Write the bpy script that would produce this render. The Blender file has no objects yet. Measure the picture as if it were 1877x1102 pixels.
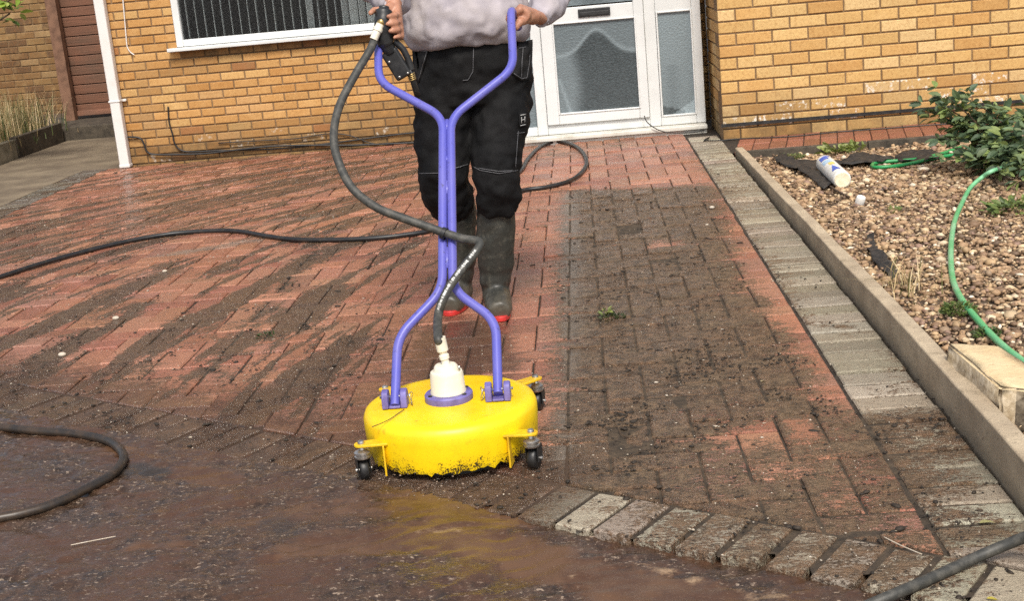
import bpy, bmesh, math, random
import numpy as np
from mathutils import Vector, Matrix, noise
from mathutils.bvhtree import BVHTree
random.seed(7); np.random.seed(7)
R = math.radians
scene = bpy.context.scene
COL = scene.collection

# ------------------------------------------------------------------ camera
F, CX, CY, H = 2450.0, 938.5, 551.0, 1.25
dY = Vector(((1050-CX)/F, (CY+80)/F, -1)).normalized()
dX = Vector((1, .075, 0)); dX.z = -(dX.x*dY.x+dX.y*dY.y)/dY.z; dX.normalize()
dZ = dX.cross(dY)
M3 = Matrix((dX, dY, dZ))
cam = bpy.data.cameras.new('camera'); camo = bpy.data.objects.new('camera', cam); COL.objects.link(camo)
cam.sensor_width = 36; cam.lens = 36*F/1877; cam.clip_end = 600; cam.clip_start = .05
mw = M3.to_4x4(); mw.translation = (0, 0, H); camo.matrix_world = mw
scene.camera = camo

# ------------------------------------------------------------------ light
SUN_EL, SUN_AZ = 50, 172          # azimuth clockwise from +Y (behind the camera, a little to the right)
w = bpy.data.worlds.new('World'); scene.world = w; w.use_nodes = True
bgn = w.node_tree.nodes['Background']
sky = w.node_tree.nodes.new('ShaderNodeTexSky'); sky.sky_type = 'NISHITA'; sky.sun_disc = False
sky.sun_elevation = R(SUN_EL); sky.sun_rotation = R(SUN_AZ); sky.dust_density = 3.0; sky.ozone_density = .6; sky.air_density = 1.0
hs = w.node_tree.nodes.new('ShaderNodeHueSaturation'); hs.inputs['Saturation'].default_value = .5      # thin overcast: a whiter sky
w.node_tree.links.new(sky.outputs[0], hs.inputs['Color']); w.node_tree.links.new(hs.outputs[0], bgn.inputs[0]); bgn.inputs[1].default_value = .12
sl = bpy.data.lights.new('sun', 'SUN'); sl.energy = 2.2; sl.angle = R(15); sl.color = (1, .94, .84)
so = bpy.data.objects.new('sun', sl); COL.objects.link(so)
sd = Vector((math.sin(R(SUN_AZ))*math.cos(R(SUN_EL)), math.cos(R(SUN_AZ))*math.cos(R(SUN_EL)), math.sin(R(SUN_EL))))
so.rotation_euler = sd.to_track_quat('Z', 'Y').to_euler(); so.location = (3, -6, 9)
vs = scene.view_settings; vs.view_transform = 'Standard'; vs.look = 'None'; vs.exposure = .6; vs.gamma = 1
scene.cycles.max_bounces = 8; scene.cycles.transparent_max_bounces = 12
scene.cycles.use_denoising = False; scene.cycles.sample_clamp_direct = 4; scene.cycles.sample_clamp_indirect = 4

# ------------------------------------------------------------------ helpers
def ray(x, y): return M3 @ Vector(((x-CX)/F, -(y-CY)/F, -1))
O = Vector((0, 0, H))
def G(x, y, z=0):
    d = ray(x, y); return O + d*((z-H)/d.z)
def AY(x, y, Y):
    d = ray(x, y); return O + d*(Y/d.y)
def plane(x, y, k, Y0, z0, off=0):      # plane Y = Y0-off + k (z-z0)
    d = ray(x, y); t = (Y0-off + k*(H-z0))/(d.y-k*d.z); return O + d*t

def tag(o, label=None, cat=None, group=None, kind=None):
    if label: o['label'] = label
    if cat: o['category'] = cat
    if group: o['group'] = group
    if kind: o['kind'] = kind
    return o
def empty(name, loc=(0, 0, 0), rz=0):
    o = bpy.data.objects.new(name, None); COL.objects.link(o); o.location = loc; o.rotation_euler.z = rz
    o.empty_display_size = .05
    return o
def link(name, me, mat, parent=None, smooth=False):
    o = bpy.data.objects.new(name, me); COL.objects.link(o)
    if mat is not None: me.materials.append(mat)
    if parent is not None:
        o.parent = parent
        # parents are placed before their parts, unrotated: cancel their offset so that parts are given in world space
        o.matrix_parent_inverse = Matrix.Translation(-world_loc(parent))
    if smooth:
        me.polygons.foreach_set('use_smooth', [True]*len(me.polygons))
    return o
def world_loc(o): return o.location.copy() if o.type == 'EMPTY' else Vector((0, 0, 0))
class MB:
    def __init__(s): s.v = []; s.f = []; s.c = None
    def add(s, v, f):
        n = len(s.v); s.v += [tuple(p) for p in v]; s.f += [tuple(i+n for i in q) for q in f]; return s
    def box(s, lo, hi, mtx=None):
        x0, y0, z0 = lo; x1, y1, z1 = hi
        v = [Vector(p) for p in ((x0,y0,z0),(x1,y0,z0),(x1,y1,z0),(x0,y1,z0),(x0,y0,z1),(x1,y0,z1),(x1,y1,z1),(x0,y1,z1))]
        if mtx is not None: v = [mtx @ p for p in v]
        return s.add(v, [(0,3,2,1),(4,5,6,7),(0,1,5,4),(1,2,6,5),(2,3,7,6),(3,0,4,7)])
    def tube(s, pts, r, seg=10, cap=True, flat=(1, 1)):
        pts = [Vector(p) for p in pts]; n = len(pts)
        rr = r if hasattr(r, '__len__') else [r]*n
        t0 = (pts[1]-pts[0]).normalized()
        up = Vector((0, 0, 1)) if abs(t0.z) < .9 else Vector((1, 0, 0))
        nrm = (up - t0*up.dot(t0)).normalized()
        v = []; f = []
        for i, p in enumerate(pts):
            t = (pts[min(i+1, n-1)]-pts[max(i-1, 0)]).normalized()
            nrm = (nrm - t*nrm.dot(t)).normalized(); b = t.cross(nrm)
            for k in range(seg):
                a = 2*math.pi*k/seg
                v.append(p + (nrm*math.cos(a)*flat[0] + b*math.sin(a)*flat[1])*rr[i])
        for i in range(n-1):
            for k in range(seg):
                k2 = (k+1) % seg
                f.append((i*seg+k, i*seg+k2, (i+1)*seg+k2, (i+1)*seg+k))
        if cap:
            f.append(tuple(range(seg))[::-1]); f.append(tuple((n-1)*seg+k for k in range(seg)))
        return s.add(v, f)
    def lathe(s, prof, c=(0, 0, 0), axis=None, seg=40, cap=True):
        c = Vector(c)
        q = Vector((0, 0, 1)).rotation_difference(Vector(axis).normalized()) if axis is not None else None
        v = []; f = []
        for r, z in prof:
            for k in range(seg):
                a = 2*math.pi*k/seg; p = Vector((r*math.cos(a), r*math.sin(a), z))
                v.append(c + (q @ p if q else p))
        n = len(prof)
        for i in range(n-1):
            for k in range(seg):
                k2 = (k+1) % seg; f.append((i*seg+k, i*seg+k2, (i+1)*seg+k2, (i+1)*seg+k))
        if cap:
            f.append(tuple(range(seg))[::-1]); f.append(tuple((n-1)*seg+k for k in range(seg)))
        return s.add(v, f)
    def loft(s, rings, cap=True):      # rings: (centre, rx, ry, tilt-normal or None)
        v = []; f = []; seg = 20
        for c, rx, ry in rings:
            c = Vector(c)
            for k in range(seg):
                a = 2*math.pi*k/seg; v.append(c + Vector((rx*math.cos(a), ry*math.sin(a), 0)))
        n = len(rings)
        for i in range(n-1):
            for k in range(seg):
                k2 = (k+1) % seg; f.append((i*seg+k, i*seg+k2, (i+1)*seg+k2, (i+1)*seg+k))
        f.append(tuple(range(seg))[::-1]); f.append(tuple((n-1)*seg+k for k in range(seg)))
        return s.add(v, f)
    def ball(s, c, r, sc=(1, 1, 1), n=10):
        prof = [(math.sin(math.pi*i/n)*r if 0 < i < n else 1e-4, -math.cos(math.pi*i/n)*r) for i in range(n+1)]
        v0 = len(s.v); s.lathe(prof, (0, 0, 0), None, 14)
        for i in range(v0, len(s.v)):
            p = s.v[i]; s.v[i] = (p[0]*sc[0]+c[0], p[1]*sc[1]+c[1], p[2]*sc[2]+c[2])
        return s
    def mesh(s, name):
        me = bpy.data.meshes.new(name); me.from_pydata(s.v, [], s.f); me.update(); return me
    def build(s, name, mat, parent=None, smooth=False, bevel=0, recalc=True):
        me = s.mesh(name)
        if recalc:
            bm = bmesh.new(); bm.from_mesh(me); bmesh.ops.recalc_face_normals(bm, faces=bm.faces); bm.to_mesh(me); bm.free()
        o = link(name, me, mat, parent, smooth)
        if bevel:
            b = o.modifiers.new('bevel', 'BEVEL'); b.width = bevel; b.segments = 2; b.limit_method = 'ANGLE'; b.angle_limit = R(40)
            o.data.polygons.foreach_set('use_smooth', [True]*len(o.data.polygons))
            wn = o.modifiers.new('wn', 'WEIGHTED_NORMAL'); wn.keep_sharp = False
        return o
def spline(pts, n=8):
    pts = [Vector(p) for p in pts]; out = []
    for i in range(len(pts)-1):
        p0 = pts[max(i-1, 0)]; p1 = pts[i]; p2 = pts[i+1]; p3 = pts[min(i+2, len(pts)-1)]
        for k in range(n):
            t = k/n
            out.append(.5*((2*p1)+(p2-p0)*t+(2*p0-5*p1+4*p2-p3)*t*t+(3*p1-p0-3*p2+p3)*t**3))
    out.append(pts[-1]); return out
def fillet(pts, r, n=6):
    pts = [Vector(p) for p in pts]; out = [pts[0]]
    for i in range(1, len(pts)-1):
        a, b, c = pts[i-1], pts[i], pts[i+1]
        u = (a-b); wv = (c-b); d = min(r, u.length*.45, wv.length*.45)
        p, q = b+u.normalized()*d, b+wv.normalized()*d
        for k in range(n+1):
            t = k/n; out.append((1-t)**2*p + 2*t*(1-t)*b + t*t*q)
    out.append(pts[-1]); return out
def smooth_by_angle(o, deg=40):
    o.data.polygons.foreach_set('use_smooth', [True]*len(o.data.polygons))
    m = o.modifiers.new('es', 'EDGE_SPLIT'); m.split_angle = R(deg)
    return o
def attr(me, name, vals):
    a = me.color_attributes.new(name, 'FLOAT_COLOR', 'POINT')
    arr = np.ones((len(me.vertices), 4), np.float32); v = np.asarray(vals, np.float32); arr[:, :v.shape[1]] = v
    a.data.foreach_set('color', arr.ravel())

# ------------------------------------------------------------------ materials
class NT:
    def __init__(s, name):
        s.m = bpy.data.materials.new(name); s.m.use_nodes = True; s.t = s.m.node_tree; s.b = s.t.nodes['Principled BSDF']
        s.out = s.t.nodes['Material Output']; s.tc = s.t.nodes.new('ShaderNodeTexCoord'); s.geo = None
    def lk(s, a, b): s.t.links.new(a, b)
    def val(s, sock, v):
        if isinstance(v, (int, float)): sock.default_value = v
        elif isinstance(v, tuple): sock.default_value = v if len(v) == len(sock.default_value) else (*v, 1)
        else: s.lk(v, sock)
    def n(s, typ, **kw):
        nd = s.t.nodes.new('ShaderNode'+typ)
        for k, v in kw.items():
            if k.startswith('_'): setattr(nd, k[1:], v)
            else: s.val(nd.inputs[k.replace('_', ' ')] if not k.isdigit() else nd.inputs[int(k)], v)
        return nd
    def noise(s, scale, detail=4, rough=.6, vec=None, dist=0, world=True):
        nd = s.n('TexNoise', Scale=scale, Detail=detail, Roughness=rough, Distortion=dist)
        s.lk(vec if vec is not None else s.pos(), nd.inputs['Vector']); return nd.outputs['Fac']
    def pos(s):
        if s.geo is None: s.geo = s.t.nodes.new('ShaderNodeNewGeometry')
        return s.geo.outputs['Position']
    def scaled(s, x, y, z, rot=(0, 0, 0)):
        nd = s.n('Mapping'); s.lk(s.pos(), nd.inputs['Vector']); nd.inputs['Scale'].default_value = (x, y, z); nd.inputs['Rotation'].default_value = rot
        return nd.outputs[0]
    def step(s, fac, lo, hi, a=0., b=1.):
        nd = s.n('MapRange', _interpolation_type='SMOOTHSTEP'); s.val(nd.inputs[0], fac)
        for i, v in zip((1, 2, 3, 4), (lo, hi, a, b)): s.val(nd.inputs[i], v)
        return nd.outputs[0]
    def math(s, op, a, b=0., clamp=False):
        nd = s.n('Math', _operation=op, _use_clamp=clamp); s.val(nd.inputs[0], a); s.val(nd.inputs[1], b); return nd.outputs[0]
    def mix(s, f, a, b, mode='MIX'):
        nd = s.n('Mix', _data_type='RGBA', _blend_type=mode)
        s.val(nd.inputs[0], f); s.val(nd.inputs[6], a); s.val(nd.inputs[7], b); return nd.outputs[2]
    def at(s, name):
        nd = s.n('Attribute', _attribute_name=name); return nd.outputs['Color']
    def sep(s, c):
        nd = s.n('SeparateColor'); s.lk(c, nd.inputs[0]); return nd.outputs
    def bump(s, h, strength=.3, dist=.01, prev=None):
        nd = s.n('Bump', Strength=strength, Distance=dist); s.val(nd.inputs['Height'], h)
        if prev is not None: s.lk(prev, nd.inputs['Normal'])
        return nd.outputs[0]
    def done(s, color=None, rough=None, normal=None, metal=None, spec=None):
        for k, v in (('Base Color', color), ('Roughness', rough), ('Normal', normal), ('Metallic', metal), ('Specular IOR Level', spec)):
            if v is not None: s.val(s.b.inputs[k], v)
        return s.m
def simple(name, c1, c2=None, scale=12, rough=.6, bscale=60, bump=.15, bd=.004, metal=0, lo=.35, hi=.7, spec=None, r2=None):
    t = NT(name)
    f = t.step(t.noise(scale, 5), lo, hi)
    col = t.mix(f, c1, c2 or tuple(c*.75 for c in c1))
    nm = t.bump(t.noise(bscale, 4), bump, bd) if bump else None
    rr = t.step(t.noise(scale*2.3, 3), .3, .7, rough, r2) if r2 is not None else rough
    return t.done(col, rr, nm, metal, spec)

def brick_mat(name):
    t = NT(name)
    c = t.at('col')
    n1 = t.noise(9, 4); n2 = t.noise(55, 4, .7); n3 = t.noise(260, 2)
    c1 = t.mix(t.step(n2, .42, .75), c, t.mix(.55, c, (.30, .13, .035, 1)))
    c1 = t.mix(t.step(n3, .55, .68, 0, .5), c1, t.mix(.6, c1, (.12, .06, .02, 1)))
    c1 = t.mix(t.step(n1, .45, .8, 0, .45), c1, t.mix(.5, c1, (.75, .52, .25, 1)))
    tone = t.sep(t.at('tone'))
    darkening = t.math('MULTIPLY', tone[0], t.step(n1, .2, .7, .5, 1.2))
    c1 = t.mix(darkening, c1, t.mix(.8, c1, (.05, .036, .022, 1)))  # darker near the base, beneath the sill and on the return
    white = t.math('MULTIPLY', tone[1], t.step(t.noise(22, 6, .7), .52, .64))
    c1 = t.mix(white, c1, (.72, .68, .6, 1))
    h = t.math('ADD', t.math('MULTIPLY', n2, .7), t.math('MULTIPLY', n3, .5))
    return t.done(c1, .85, t.bump(h, .55, .004), spec=.25)
def build_materials():
    m = {}
    m['brick'] = brick_mat('brick')
    t = NT('mortar'); st = t.sep(t.at('tone'))
    c = t.mix(t.step(t.noise(6), .3, .7), (.26, .17, .095, 1), (.18, .115, .062, 1))
    c = t.mix(t.math('MULTIPLY', st[0], .8), c, (.04, .03, .02, 1))
    m['mortar'] = t.done(c, .95, t.bump(t.noise(150, 3), .6, .004), spec=.2)
    # block paving: pcol = the block's own colour; mask = soil (R), running mud (G), pale scum (B)
    t = NT('block_paving')
    pc = t.at('pcol'); mk = t.sep(t.at('mask'))
    big = t.noise(7, 5, .65); mid = t.noise(26, 5, .7); fine = t.noise(130, 4, .75); grit = t.noise(420, 2, .6)
    strk = t.noise(1, 5, .7, t.scaled(9, 34, 20, (0, 0, .25)))
    fine2 = t.noise(240, 3, .75); strk2 = t.noise(1, 4, .75, t.scaled(45, 150, 40, (0, 0, .2)))
    base = t.mix(t.step(mid, .38, .72, 0, .5), pc, t.mix(.4, pc, (.16, .08, .055, 1)))
    base = t.mix(t.step(fine, .50, .68, 0, .42), base, (.075, .046, .034, 1))
    base = t.mix(t.step(fine2, .59, .68, 0, .5), base, (.03, .022, .017, 1))
    nz = t.math('ADD', t.math('ADD', t.math('MULTIPLY', big, .28), t.math('MULTIPLY', mid, .30)), t.math('ADD', t.math('MULTIPLY', fine, .42), t.math('ADD', t.math('MULTIPLY', strk, .34), t.math('MULTIPLY', strk2, .36))))
    nz = t.math('SUBTRACT', nz, .85)
    px_ = t.n('SeparateXYZ'); t.lk(t.pos(), px_.inputs[0])
    dd = t.math('SUBTRACT', px_.outputs[1], 5.2); dp = t.math('MAXIMUM', dd, 0.)
    bend = t.math('ADD', t.math('MULTIPLY', dd, .20), t.math('MULTIPLY', t.math('MULTIPLY', dp, dp), .12))
    cv = t.n('CombineXYZ'); t.lk(t.math('MULTIPLY', t.math('SUBTRACT', px_.outputs[0], bend), 5.6), cv.inputs[0]); t.lk(t.math('MULTIPLY', px_.outputs[1], .85), cv.inputs[1])
    arc = t.n('TexNoise', Scale=1., Detail=6., Roughness=.66, Distortion=.35); t.lk(cv.outputs[0], arc.inputs['Vector'])
    lm = t.step(px_.outputs[0], -.35, -.95, 0, 1)
    arcv = t.math('MULTIPLY', t.step(arc.outputs['Fac'], .44, .62, -.30, .78), lm)
    s = t.math('ADD', t.math('ADD', mk[0], arcv), t.math('MULTIPLY', nz, 2.3))
    soilc = t.mix(t.step(mid, .36, .64), (.060, .035, .020, 1), (.22, .128, .072, 1))
    soilc = t.mix(t.step(big, .46, .64, 0, .6), soilc, t.mix(t.step(mid, .36, .64), (.095, .062, .032, 1), (.235, .158, .088, 1)))
    soilc = t.mix(t.step(strk2, .5, .68, 0, .75), soilc, (.028, .019, .012, 1))
    soilc = t.mix(t.step(fine2, .54, .66, 0, .8), soilc, (.020, .014, .009, 1))
    soilc = t.mix(t.step(fine2, .34, .43, .7, 0), soilc, (.27, .20, .13, 1))
    soilc = t.mix(t.math('MULTIPLY', lm, .55), soilc, t.mix(t.step(fine2, .40, .62), (.120, .085, .062, 1), (.028, .021, .016, 1)))
    c = t.mix(t.math('MULTIPLY', t.step(s, .40, .62), t.math('SUBTRACT', 1., t.math('MULTIPLY', lm, .08))), base, soilc)
    md = t.step(t.math('ADD', mk[1], t.math('MULTIPLY', nz, 1.4)), .35, .7)
    mudc = t.mix(t.step(t.noise(14, 5, .7), .35, .68), (.045, .022, .013, 1), (.125, .066, .037, 1))
    mudc = t.mix(t.step(strk2, .52, .66, 0, .7), mudc, (.03, .02, .015, 1)); mudc = t.mix(t.step(fine2, .58, .67, 0, .6), mudc, (.21, .15, .11, 1))
    c = t.mix(t.math('MULTIPLY', md, .85), c, mudc)
    sc = t.step(t.math('ADD', mk[2], t.math('MULTIPLY', nz, 1.6)), .4, .75)
    c = t.mix(t.math('MULTIPLY', sc, .75), c, t.mix(t.step(fine, .4, .7), (.27, .23, .19, 1), (.085, .068, .055, 1)))
    c = t.mix(t.step(grit, .655, .70, 0, .85), c, (.50, .40, .29, 1))  # pale specks: grit, with wet glints painted into the block colour
    rg = t.math('ADD', t.step(big, .35, .65, .22, .42), t.math('MULTIPLY', md, -.12))
    rg = t.math('ADD', rg, t.step(fine, .4, .7, -.06, .08))
    rg = t.math('SUBTRACT', rg, t.math('MULTIPLY', lm, .10))
    hh = t.math('ADD', t.math('ADD', t.math('MULTIPLY', fine, .6), t.math('MULTIPLY', mid, .8)), t.math('ADD', t.math('MULTIPLY', fine2, .35), t.math('MULTIPLY', strk2, .35)))
    amp = t.math('ADD', t.math('MULTIPLY', t.step(s, .3, .7), .4), .6)
    bp = t.n('Bump', Distance=.014); t.val(bp.inputs['Height'], hh); t.val(bp.inputs['Strength'], amp)
    m['paver'] = t.done(c, rg, bp.outputs[0], spec=.5)
    t = NT('joint_soil')
    mk = t.sep(t.at('mask'))
    jc = t.mix(t.step(t.noise(40), .35, .7), (.018, .013, .009, 1), (.05, .036, .024, 1))
    jc = t.mix(t.step(mk[0], .3, .8, 0, .8), jc, t.mix(t.step(t.noise(26, 5, .7), .38, .66), (.036, .025, .015, 1), (.105, .072, .042, 1)))
    jc = t.mix(t.step(mk[1], .3, .8, 0, .7), jc, (.06, .03, .016, 1))
    m['joint'] = t.done(jc, .8, t.bump(t.noise(200, 3), .6, .004))
    # wet footway: mask R = mud water, G = pale sand, B = dark grit
    t = NT('wet_pavement')
    mk = t.sep(t.at('mask'))
    n1 = t.noise(5, 5, .65); n2 = t.noise(30, 5, .7); n3 = t.noise(140, 3, .7)
    rip = t.noise(1, 4, .65, t.scaled(22, 62, 10, (0, 0, .12)), 1.2)
    rip2 = t.noise(1, 3, .6, t.scaled(70, 150, 10, (0, 0, -.1)), 1.)
    nz = t.math('SUBTRACT', t.math('ADD', t.math('MULTIPLY', n1, .5), t.math('ADD', t.math('MULTIPLY', n2, .3), t.math('MULTIPLY', rip, .35))), .57)
    c = t.mix(t.step(n2, .35, .65), (.028, .017, .011, 1), (.078, .046, .029, 1))
    c = t.mix(t.step(n3, .56, .68, 0, .4), c, (.16, .115, .085, 1))
    c = t.mix(t.step(t.noise(260, 3, .7), .55, .68, 0, .5), c, (.02, .015, .011, 1))
    c = t.mix(t.step(t.noise(1, 4, .7, t.scaled(60, 110, 20), .3), .57, .66, 0, .8), c, (.40, .30, .22, 1))  # pale flecks: aggregate, and wet glints painted into the colour
    c = t.mix(t.step(t.noise(1, 4, .7, t.scaled(40, 85, 20, (0, 0, .3)), .3), .54, .66, 0, .7), c, (.022, .015, .010, 1))
    c = t.mix(t.step(t.math('ADD', n1, t.math('MULTIPLY', rip, .3)), .55, .8), c, (.075, .036, .02, 1))
    md = t.step(t.math('ADD', mk[0], t.math('MULTIPLY', nz, 1.3)), .35, .65)
    c = t.mix(t.math('MULTIPLY', md, .85), c, t.mix(t.step(n1, .35, .65), (.075, .033, .016, 1), (.125, .066, .034, 1)))
    sd_ = t.step(t.math('ADD', mk[1], t.math('MULTIPLY', nz, 1.6)), .4, .65)
    c = t.mix(sd_, c, t.mix(t.step(n3, .4, .7), (.30, .20, .12, 1), (.17, .105, .06, 1)))
    gr = t.step(t.math('ADD', mk[2], t.math('MULTIPLY', nz, 1.6)), .4, .7)
    c = t.mix(t.math('MULTIPLY', gr, .8), c, (.03, .026, .023, 1))
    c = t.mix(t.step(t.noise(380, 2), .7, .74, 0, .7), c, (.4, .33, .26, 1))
    rg = t.math('ADD', t.step(n2, .3, .7, .05, .12), t.math('MULTIPLY', md, .22))
    hh = t.math('ADD', t.math('MULTIPLY', rip2, .5), t.math('MULTIPLY', n3, .12))
    amp = t.math('SUBTRACT', .30, t.math('MULTIPLY', md, .2))
    bp = t.n('Bump', Distance=.012); t.val(bp.inputs['Height'], hh); t.val(bp.inputs['Strength'], amp)
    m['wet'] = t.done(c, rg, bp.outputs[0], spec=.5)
    m['ground'] = simple('ground', (.06, .055, .05), (.03, .028, .026), 2, .8, 40, .4, .01)
    t = NT('concrete_slab')
    c = t.mix(t.step(t.noise(3, 5), .3, .7), (.23, .18, .12, 1), (.12, .09, .06, 1))
    c = t.mix(t.step(t.noise(60, 4), .55, .75, 0, .6), c, (.10, .08, .055, 1))
    m['slab'] = t.done(c, .8, t.bump(t.noise(90, 4), .4, .004))
    t = NT('edging_concrete')
    c = t.mix(t.step(t.noise(5, 5), .3, .7), (.52, .42, .29, 1), (.36, .28, .19, 1))
    c = t.mix(t.step(t.noise(16, 5, .7), .5, .72, 0, .55), c, (.22, .17, .11, 1))
    c = t.mix(t.step(t.noise(70, 5, .7), .56, .72, 0, .7), c, (.13, .10, .07, 1))
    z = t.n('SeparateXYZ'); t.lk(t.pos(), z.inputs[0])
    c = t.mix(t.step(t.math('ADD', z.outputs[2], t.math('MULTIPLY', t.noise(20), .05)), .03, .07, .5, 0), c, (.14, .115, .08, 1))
    m['kerb'] = t.done(c, .85, t.bump(t.noise(120, 4, .7), .6, .005))
    m['oldconc'] = simple('old_concrete', (.26, .23, .17), (.10, .09, .06), 9, .85, 80, .5, .005)
    m['darkconc'] = simple('dark_edging', (.085, .068, .048), (.035, .028, .02), 14, .85, 80, .5, .005)
    m['gravbase'] = simple('gravel_base', (.13, .085, .05), (.05, .034, .022), 25, .9, 120, .6, .006)
    t = NT('pebbles'); c = t.at('pcol')
    c = t.mix(t.step(t.noise(120, 3), .45, .75, 0, .5), c, t.mix(.6, c, (.08, .05, .03, 1)))
    m['pebble'] = t.done(c, .65, t.bump(t.noise(300, 2), .2, .002))
    m['upvc'] = simple('white_upvc', (.68, .69, .68), (.60, .61, .60), 4, .32, 30, .04, .002)
    m['upvc_dirty'] = simple('sill_upvc', (.64, .62, .56), (.44, .40, .33), 7, .4, 60, .1, .002, lo=.4, hi=.8)
    m['black'] = simple('black_plastic', (.012, .012, .013), (.03, .03, .03), 30, .4, 100, .15, .002)
    m['rubber'] = simple('black_rubber', (.010, .010, .011), (.022, .02, .018), 30, .45, 150, .2, .002)
    t = NT('grey_hose'); n = t.noise(50, 4)
    m['hose'] = t.done(t.mix(t.step(n, .4, .7), (.038, .038, .034, 1), (.085, .08, .068, 1)), .55, t.bump(t.noise(300, 3), .2, .002))
    m['hose_dark'] = simple('dark_hose', (.014, .014, .015), (.045, .036, .028), 25, .42, 200, .15, .002, lo=.45, hi=.8)
    m['hose_mud'] = simple('muddy_hose', (.022, .018, .015), (.055, .035, .022), 25, .4, 200, .15, .002)
    m['mark'] = simple('white_print', (.6, .6, .58), (.4, .4, .38), 90, .6, bump=0)
    t = NT('yellow_paint')
    z = t.n('SeparateXYZ'); t.lk(t.pos(), z.inputs[0])
    n = t.math('ADD', t.math('MULTIPLY', t.noise(230, 4, .8), .75), t.math('MULTIPLY', t.noise(60, 4, .7), .25)); n2 = t.noise(9, 4)
    c = t.mix(t.step(n2, .35, .75), (.90, .62, .004, 1), (.80, .50, .004, 1))
    low = t.step(z.outputs[2], .015, .13, .25, .0)
    c = t.mix(t.step(t.math('ADD', n, t.math('MULTIPLY', low, t.step(n2, .3, .6, .55, 1.1))), .70, .755), c, (.03, .02, .01, 1))
    c = t.mix(t.step(t.noise(35, 5, .7), .58, .72, 0, .5), c, (.45, .24, .01, 1))
    c = t.mix(t.step(t.noise(1, 5, .75, t.scaled(14, 60, 30, (0, 0, .6))), .66, .72, 0, .55), c, (.20, .12, .02, 1))
    c = t.mix(t.step(t.noise(320, 3, .7), .66, .70, 0, .8), c, (.10, .06, .015, 1))
    m['yellow'] = t.done(c, .42, t.bump(t.noise(60, 3), .12, .003))
    m['yellow2'] = simple('yellow_arm_paint', (.80, .50, .01), (.55, .32, .01), 40, .45, 90, .1, .002)
    t = NT('blue_paint'); n = t.noise(60, 4, .7)
    c = t.mix(t.step(t.noise(7, 3), .35, .7), (.098, .10, .43, 1), (.13, .125, .43, 1))
    m['blue'] = t.done(t.mix(t.step(n, .62, .66, 0, .6), c, (.05, .045, .08, 1)), .36, t.bump(t.noise(120, 2), .05, .002))
    m['purple'] = simple('purple_paint', (.17, .15, .42), (.11, .085, .25), 30, .5, 100, .2, .002)
    m['cream'] = simple('cream_metal', (.78, .73, .60), (.66, .60, .48), 14, .45, 90, .08, .002)
    m['steel'] = simple('steel', (.62, .60, .57), (.35, .33, .30), 40, .3, 90, .05, .001, metal=.9)
    m['brass'] = simple('brass', (.55, .40, .16), (.3, .2, .08), 40, .35, bump=0, metal=.9)
    t = NT('grey_jumper')
    c = t.mix(t.step(t.noise(9, 5, .6), .35, .7), (.44, .40, .42, 1), (.29, .265, .30, 1))
    c = t.mix(t.step(t.noise(4, 4), .5, .75, 0, .5), c, (.50, .45, .42, 1))
    m['jumper'] = t.done(c, .9, t.bump(t.noise(400, 2), .25, .002), spec=.2)
    m['trousers'] = simple('black_trousers', (.0045, .0045, .005), (.010, .0095, .010), 9, .8, 500, .25, .002, spec=.25)
    m['pocket'] = simple('pocket_cloth', (.014, .014, .015), (.022, .021, .021), 12, .8, 500, .25, .002, spec=.25)
    m['stitch'] = simple('stitching', (.15, .15, .16), (.07, .07, .075), 200, .8, bump=0)
    t = NT('wellington_rubber')
    c = t.mix(t.step(t.noise(26, 6, .75), .5, .75, 0, .6), (.034, .034, .029, 1), (.16, .145, .11, 1))
    zb_ = t.n('SeparateXYZ'); t.lk(t.pos(), zb_.inputs[0])
    c = t.mix(t.step(t.math('ADD', zb_.outputs[2], t.math('MULTIPLY', t.noise(18, 5), .12)), .10, .17, .6, 0), c, (.13, .11, .08, 1))
    m['boot'] = t.done(c, .42, t.bump(t.noise(40, 4), .3, .004))
    m['red'] = simple('red_rubber', (.62, .035, .03), (.35, .03, .025), 50, .5, 90, .1, .002)
    t = NT('skin'); n = t.noise(35, 4)
    m['skin'] = t.done(t.mix(t.step(n, .4, .7), (.44, .21, .13, 1), (.34, .15, .09, 1)), .5, t.bump(t.noise(250, 3), .15, .001))
    t.b.inputs['Subsurface Weight'].default_value = .08; t.b.inputs['Subsurface Radius'].default_value = (.01, .004, .002)
    m['hair'] = simple('hair', (.035, .022, .014), (.02, .012, .008), 60, .6, 200, .5, .004)
    m['eye'] = simple('eye', (.7, .68, .65), (.6, .58, .55), 9, .2, bump=0)
    t = NT('fence_wood'); z = t.n('SeparateXYZ'); t.lk(t.pos(), z.inputs[0])
    n = t.noise(1, 6, .65, t.scaled(3, 3, 70)); n2 = t.noise(3, 3)
    c = t.mix(t.step(n, .35, .75), (.25, .115, .07, 1), (.15, .075, .048, 1))
    c = t.mix(t.step(n2, .4, .7, 0, .5), c, (.12, .085, .06, 1))
    m['wood'] = t.done(c, .8, t.bump(n, .4, .006))
    m['postwood'] = simple('post_wood', (.22, .115, .07), (.12, .06, .036), 12, .8, 90, .3, .004)
    t = NT('leaves'); c = t.at('col')
    n = t.noise(50, 3)
    m['leaf'] = t.done(t.mix(t.step(n, .4, .7, 0, .4), c, t.mix(.5, c, (.02, .03, .01, 1))), .5, spec=.4)
    t.b.inputs['Subsurface Weight'].default_value = 0
    tr = t.n('BsdfTranslucent'); t.lk(c, tr.inputs[0]); ms = t.n('MixShader'); ms.inputs[0].default_value = .3
    t.lk(t.b.outputs[0], ms.inputs[1]); t.lk(tr.outputs[0], ms.inputs[2]); t.lk(ms.outputs[0], t.out.inputs[0])
    m['stem'] = simple('stem', (.09, .055, .03), (.05, .03, .018), 30, .8, 100, .3, .002)
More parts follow.
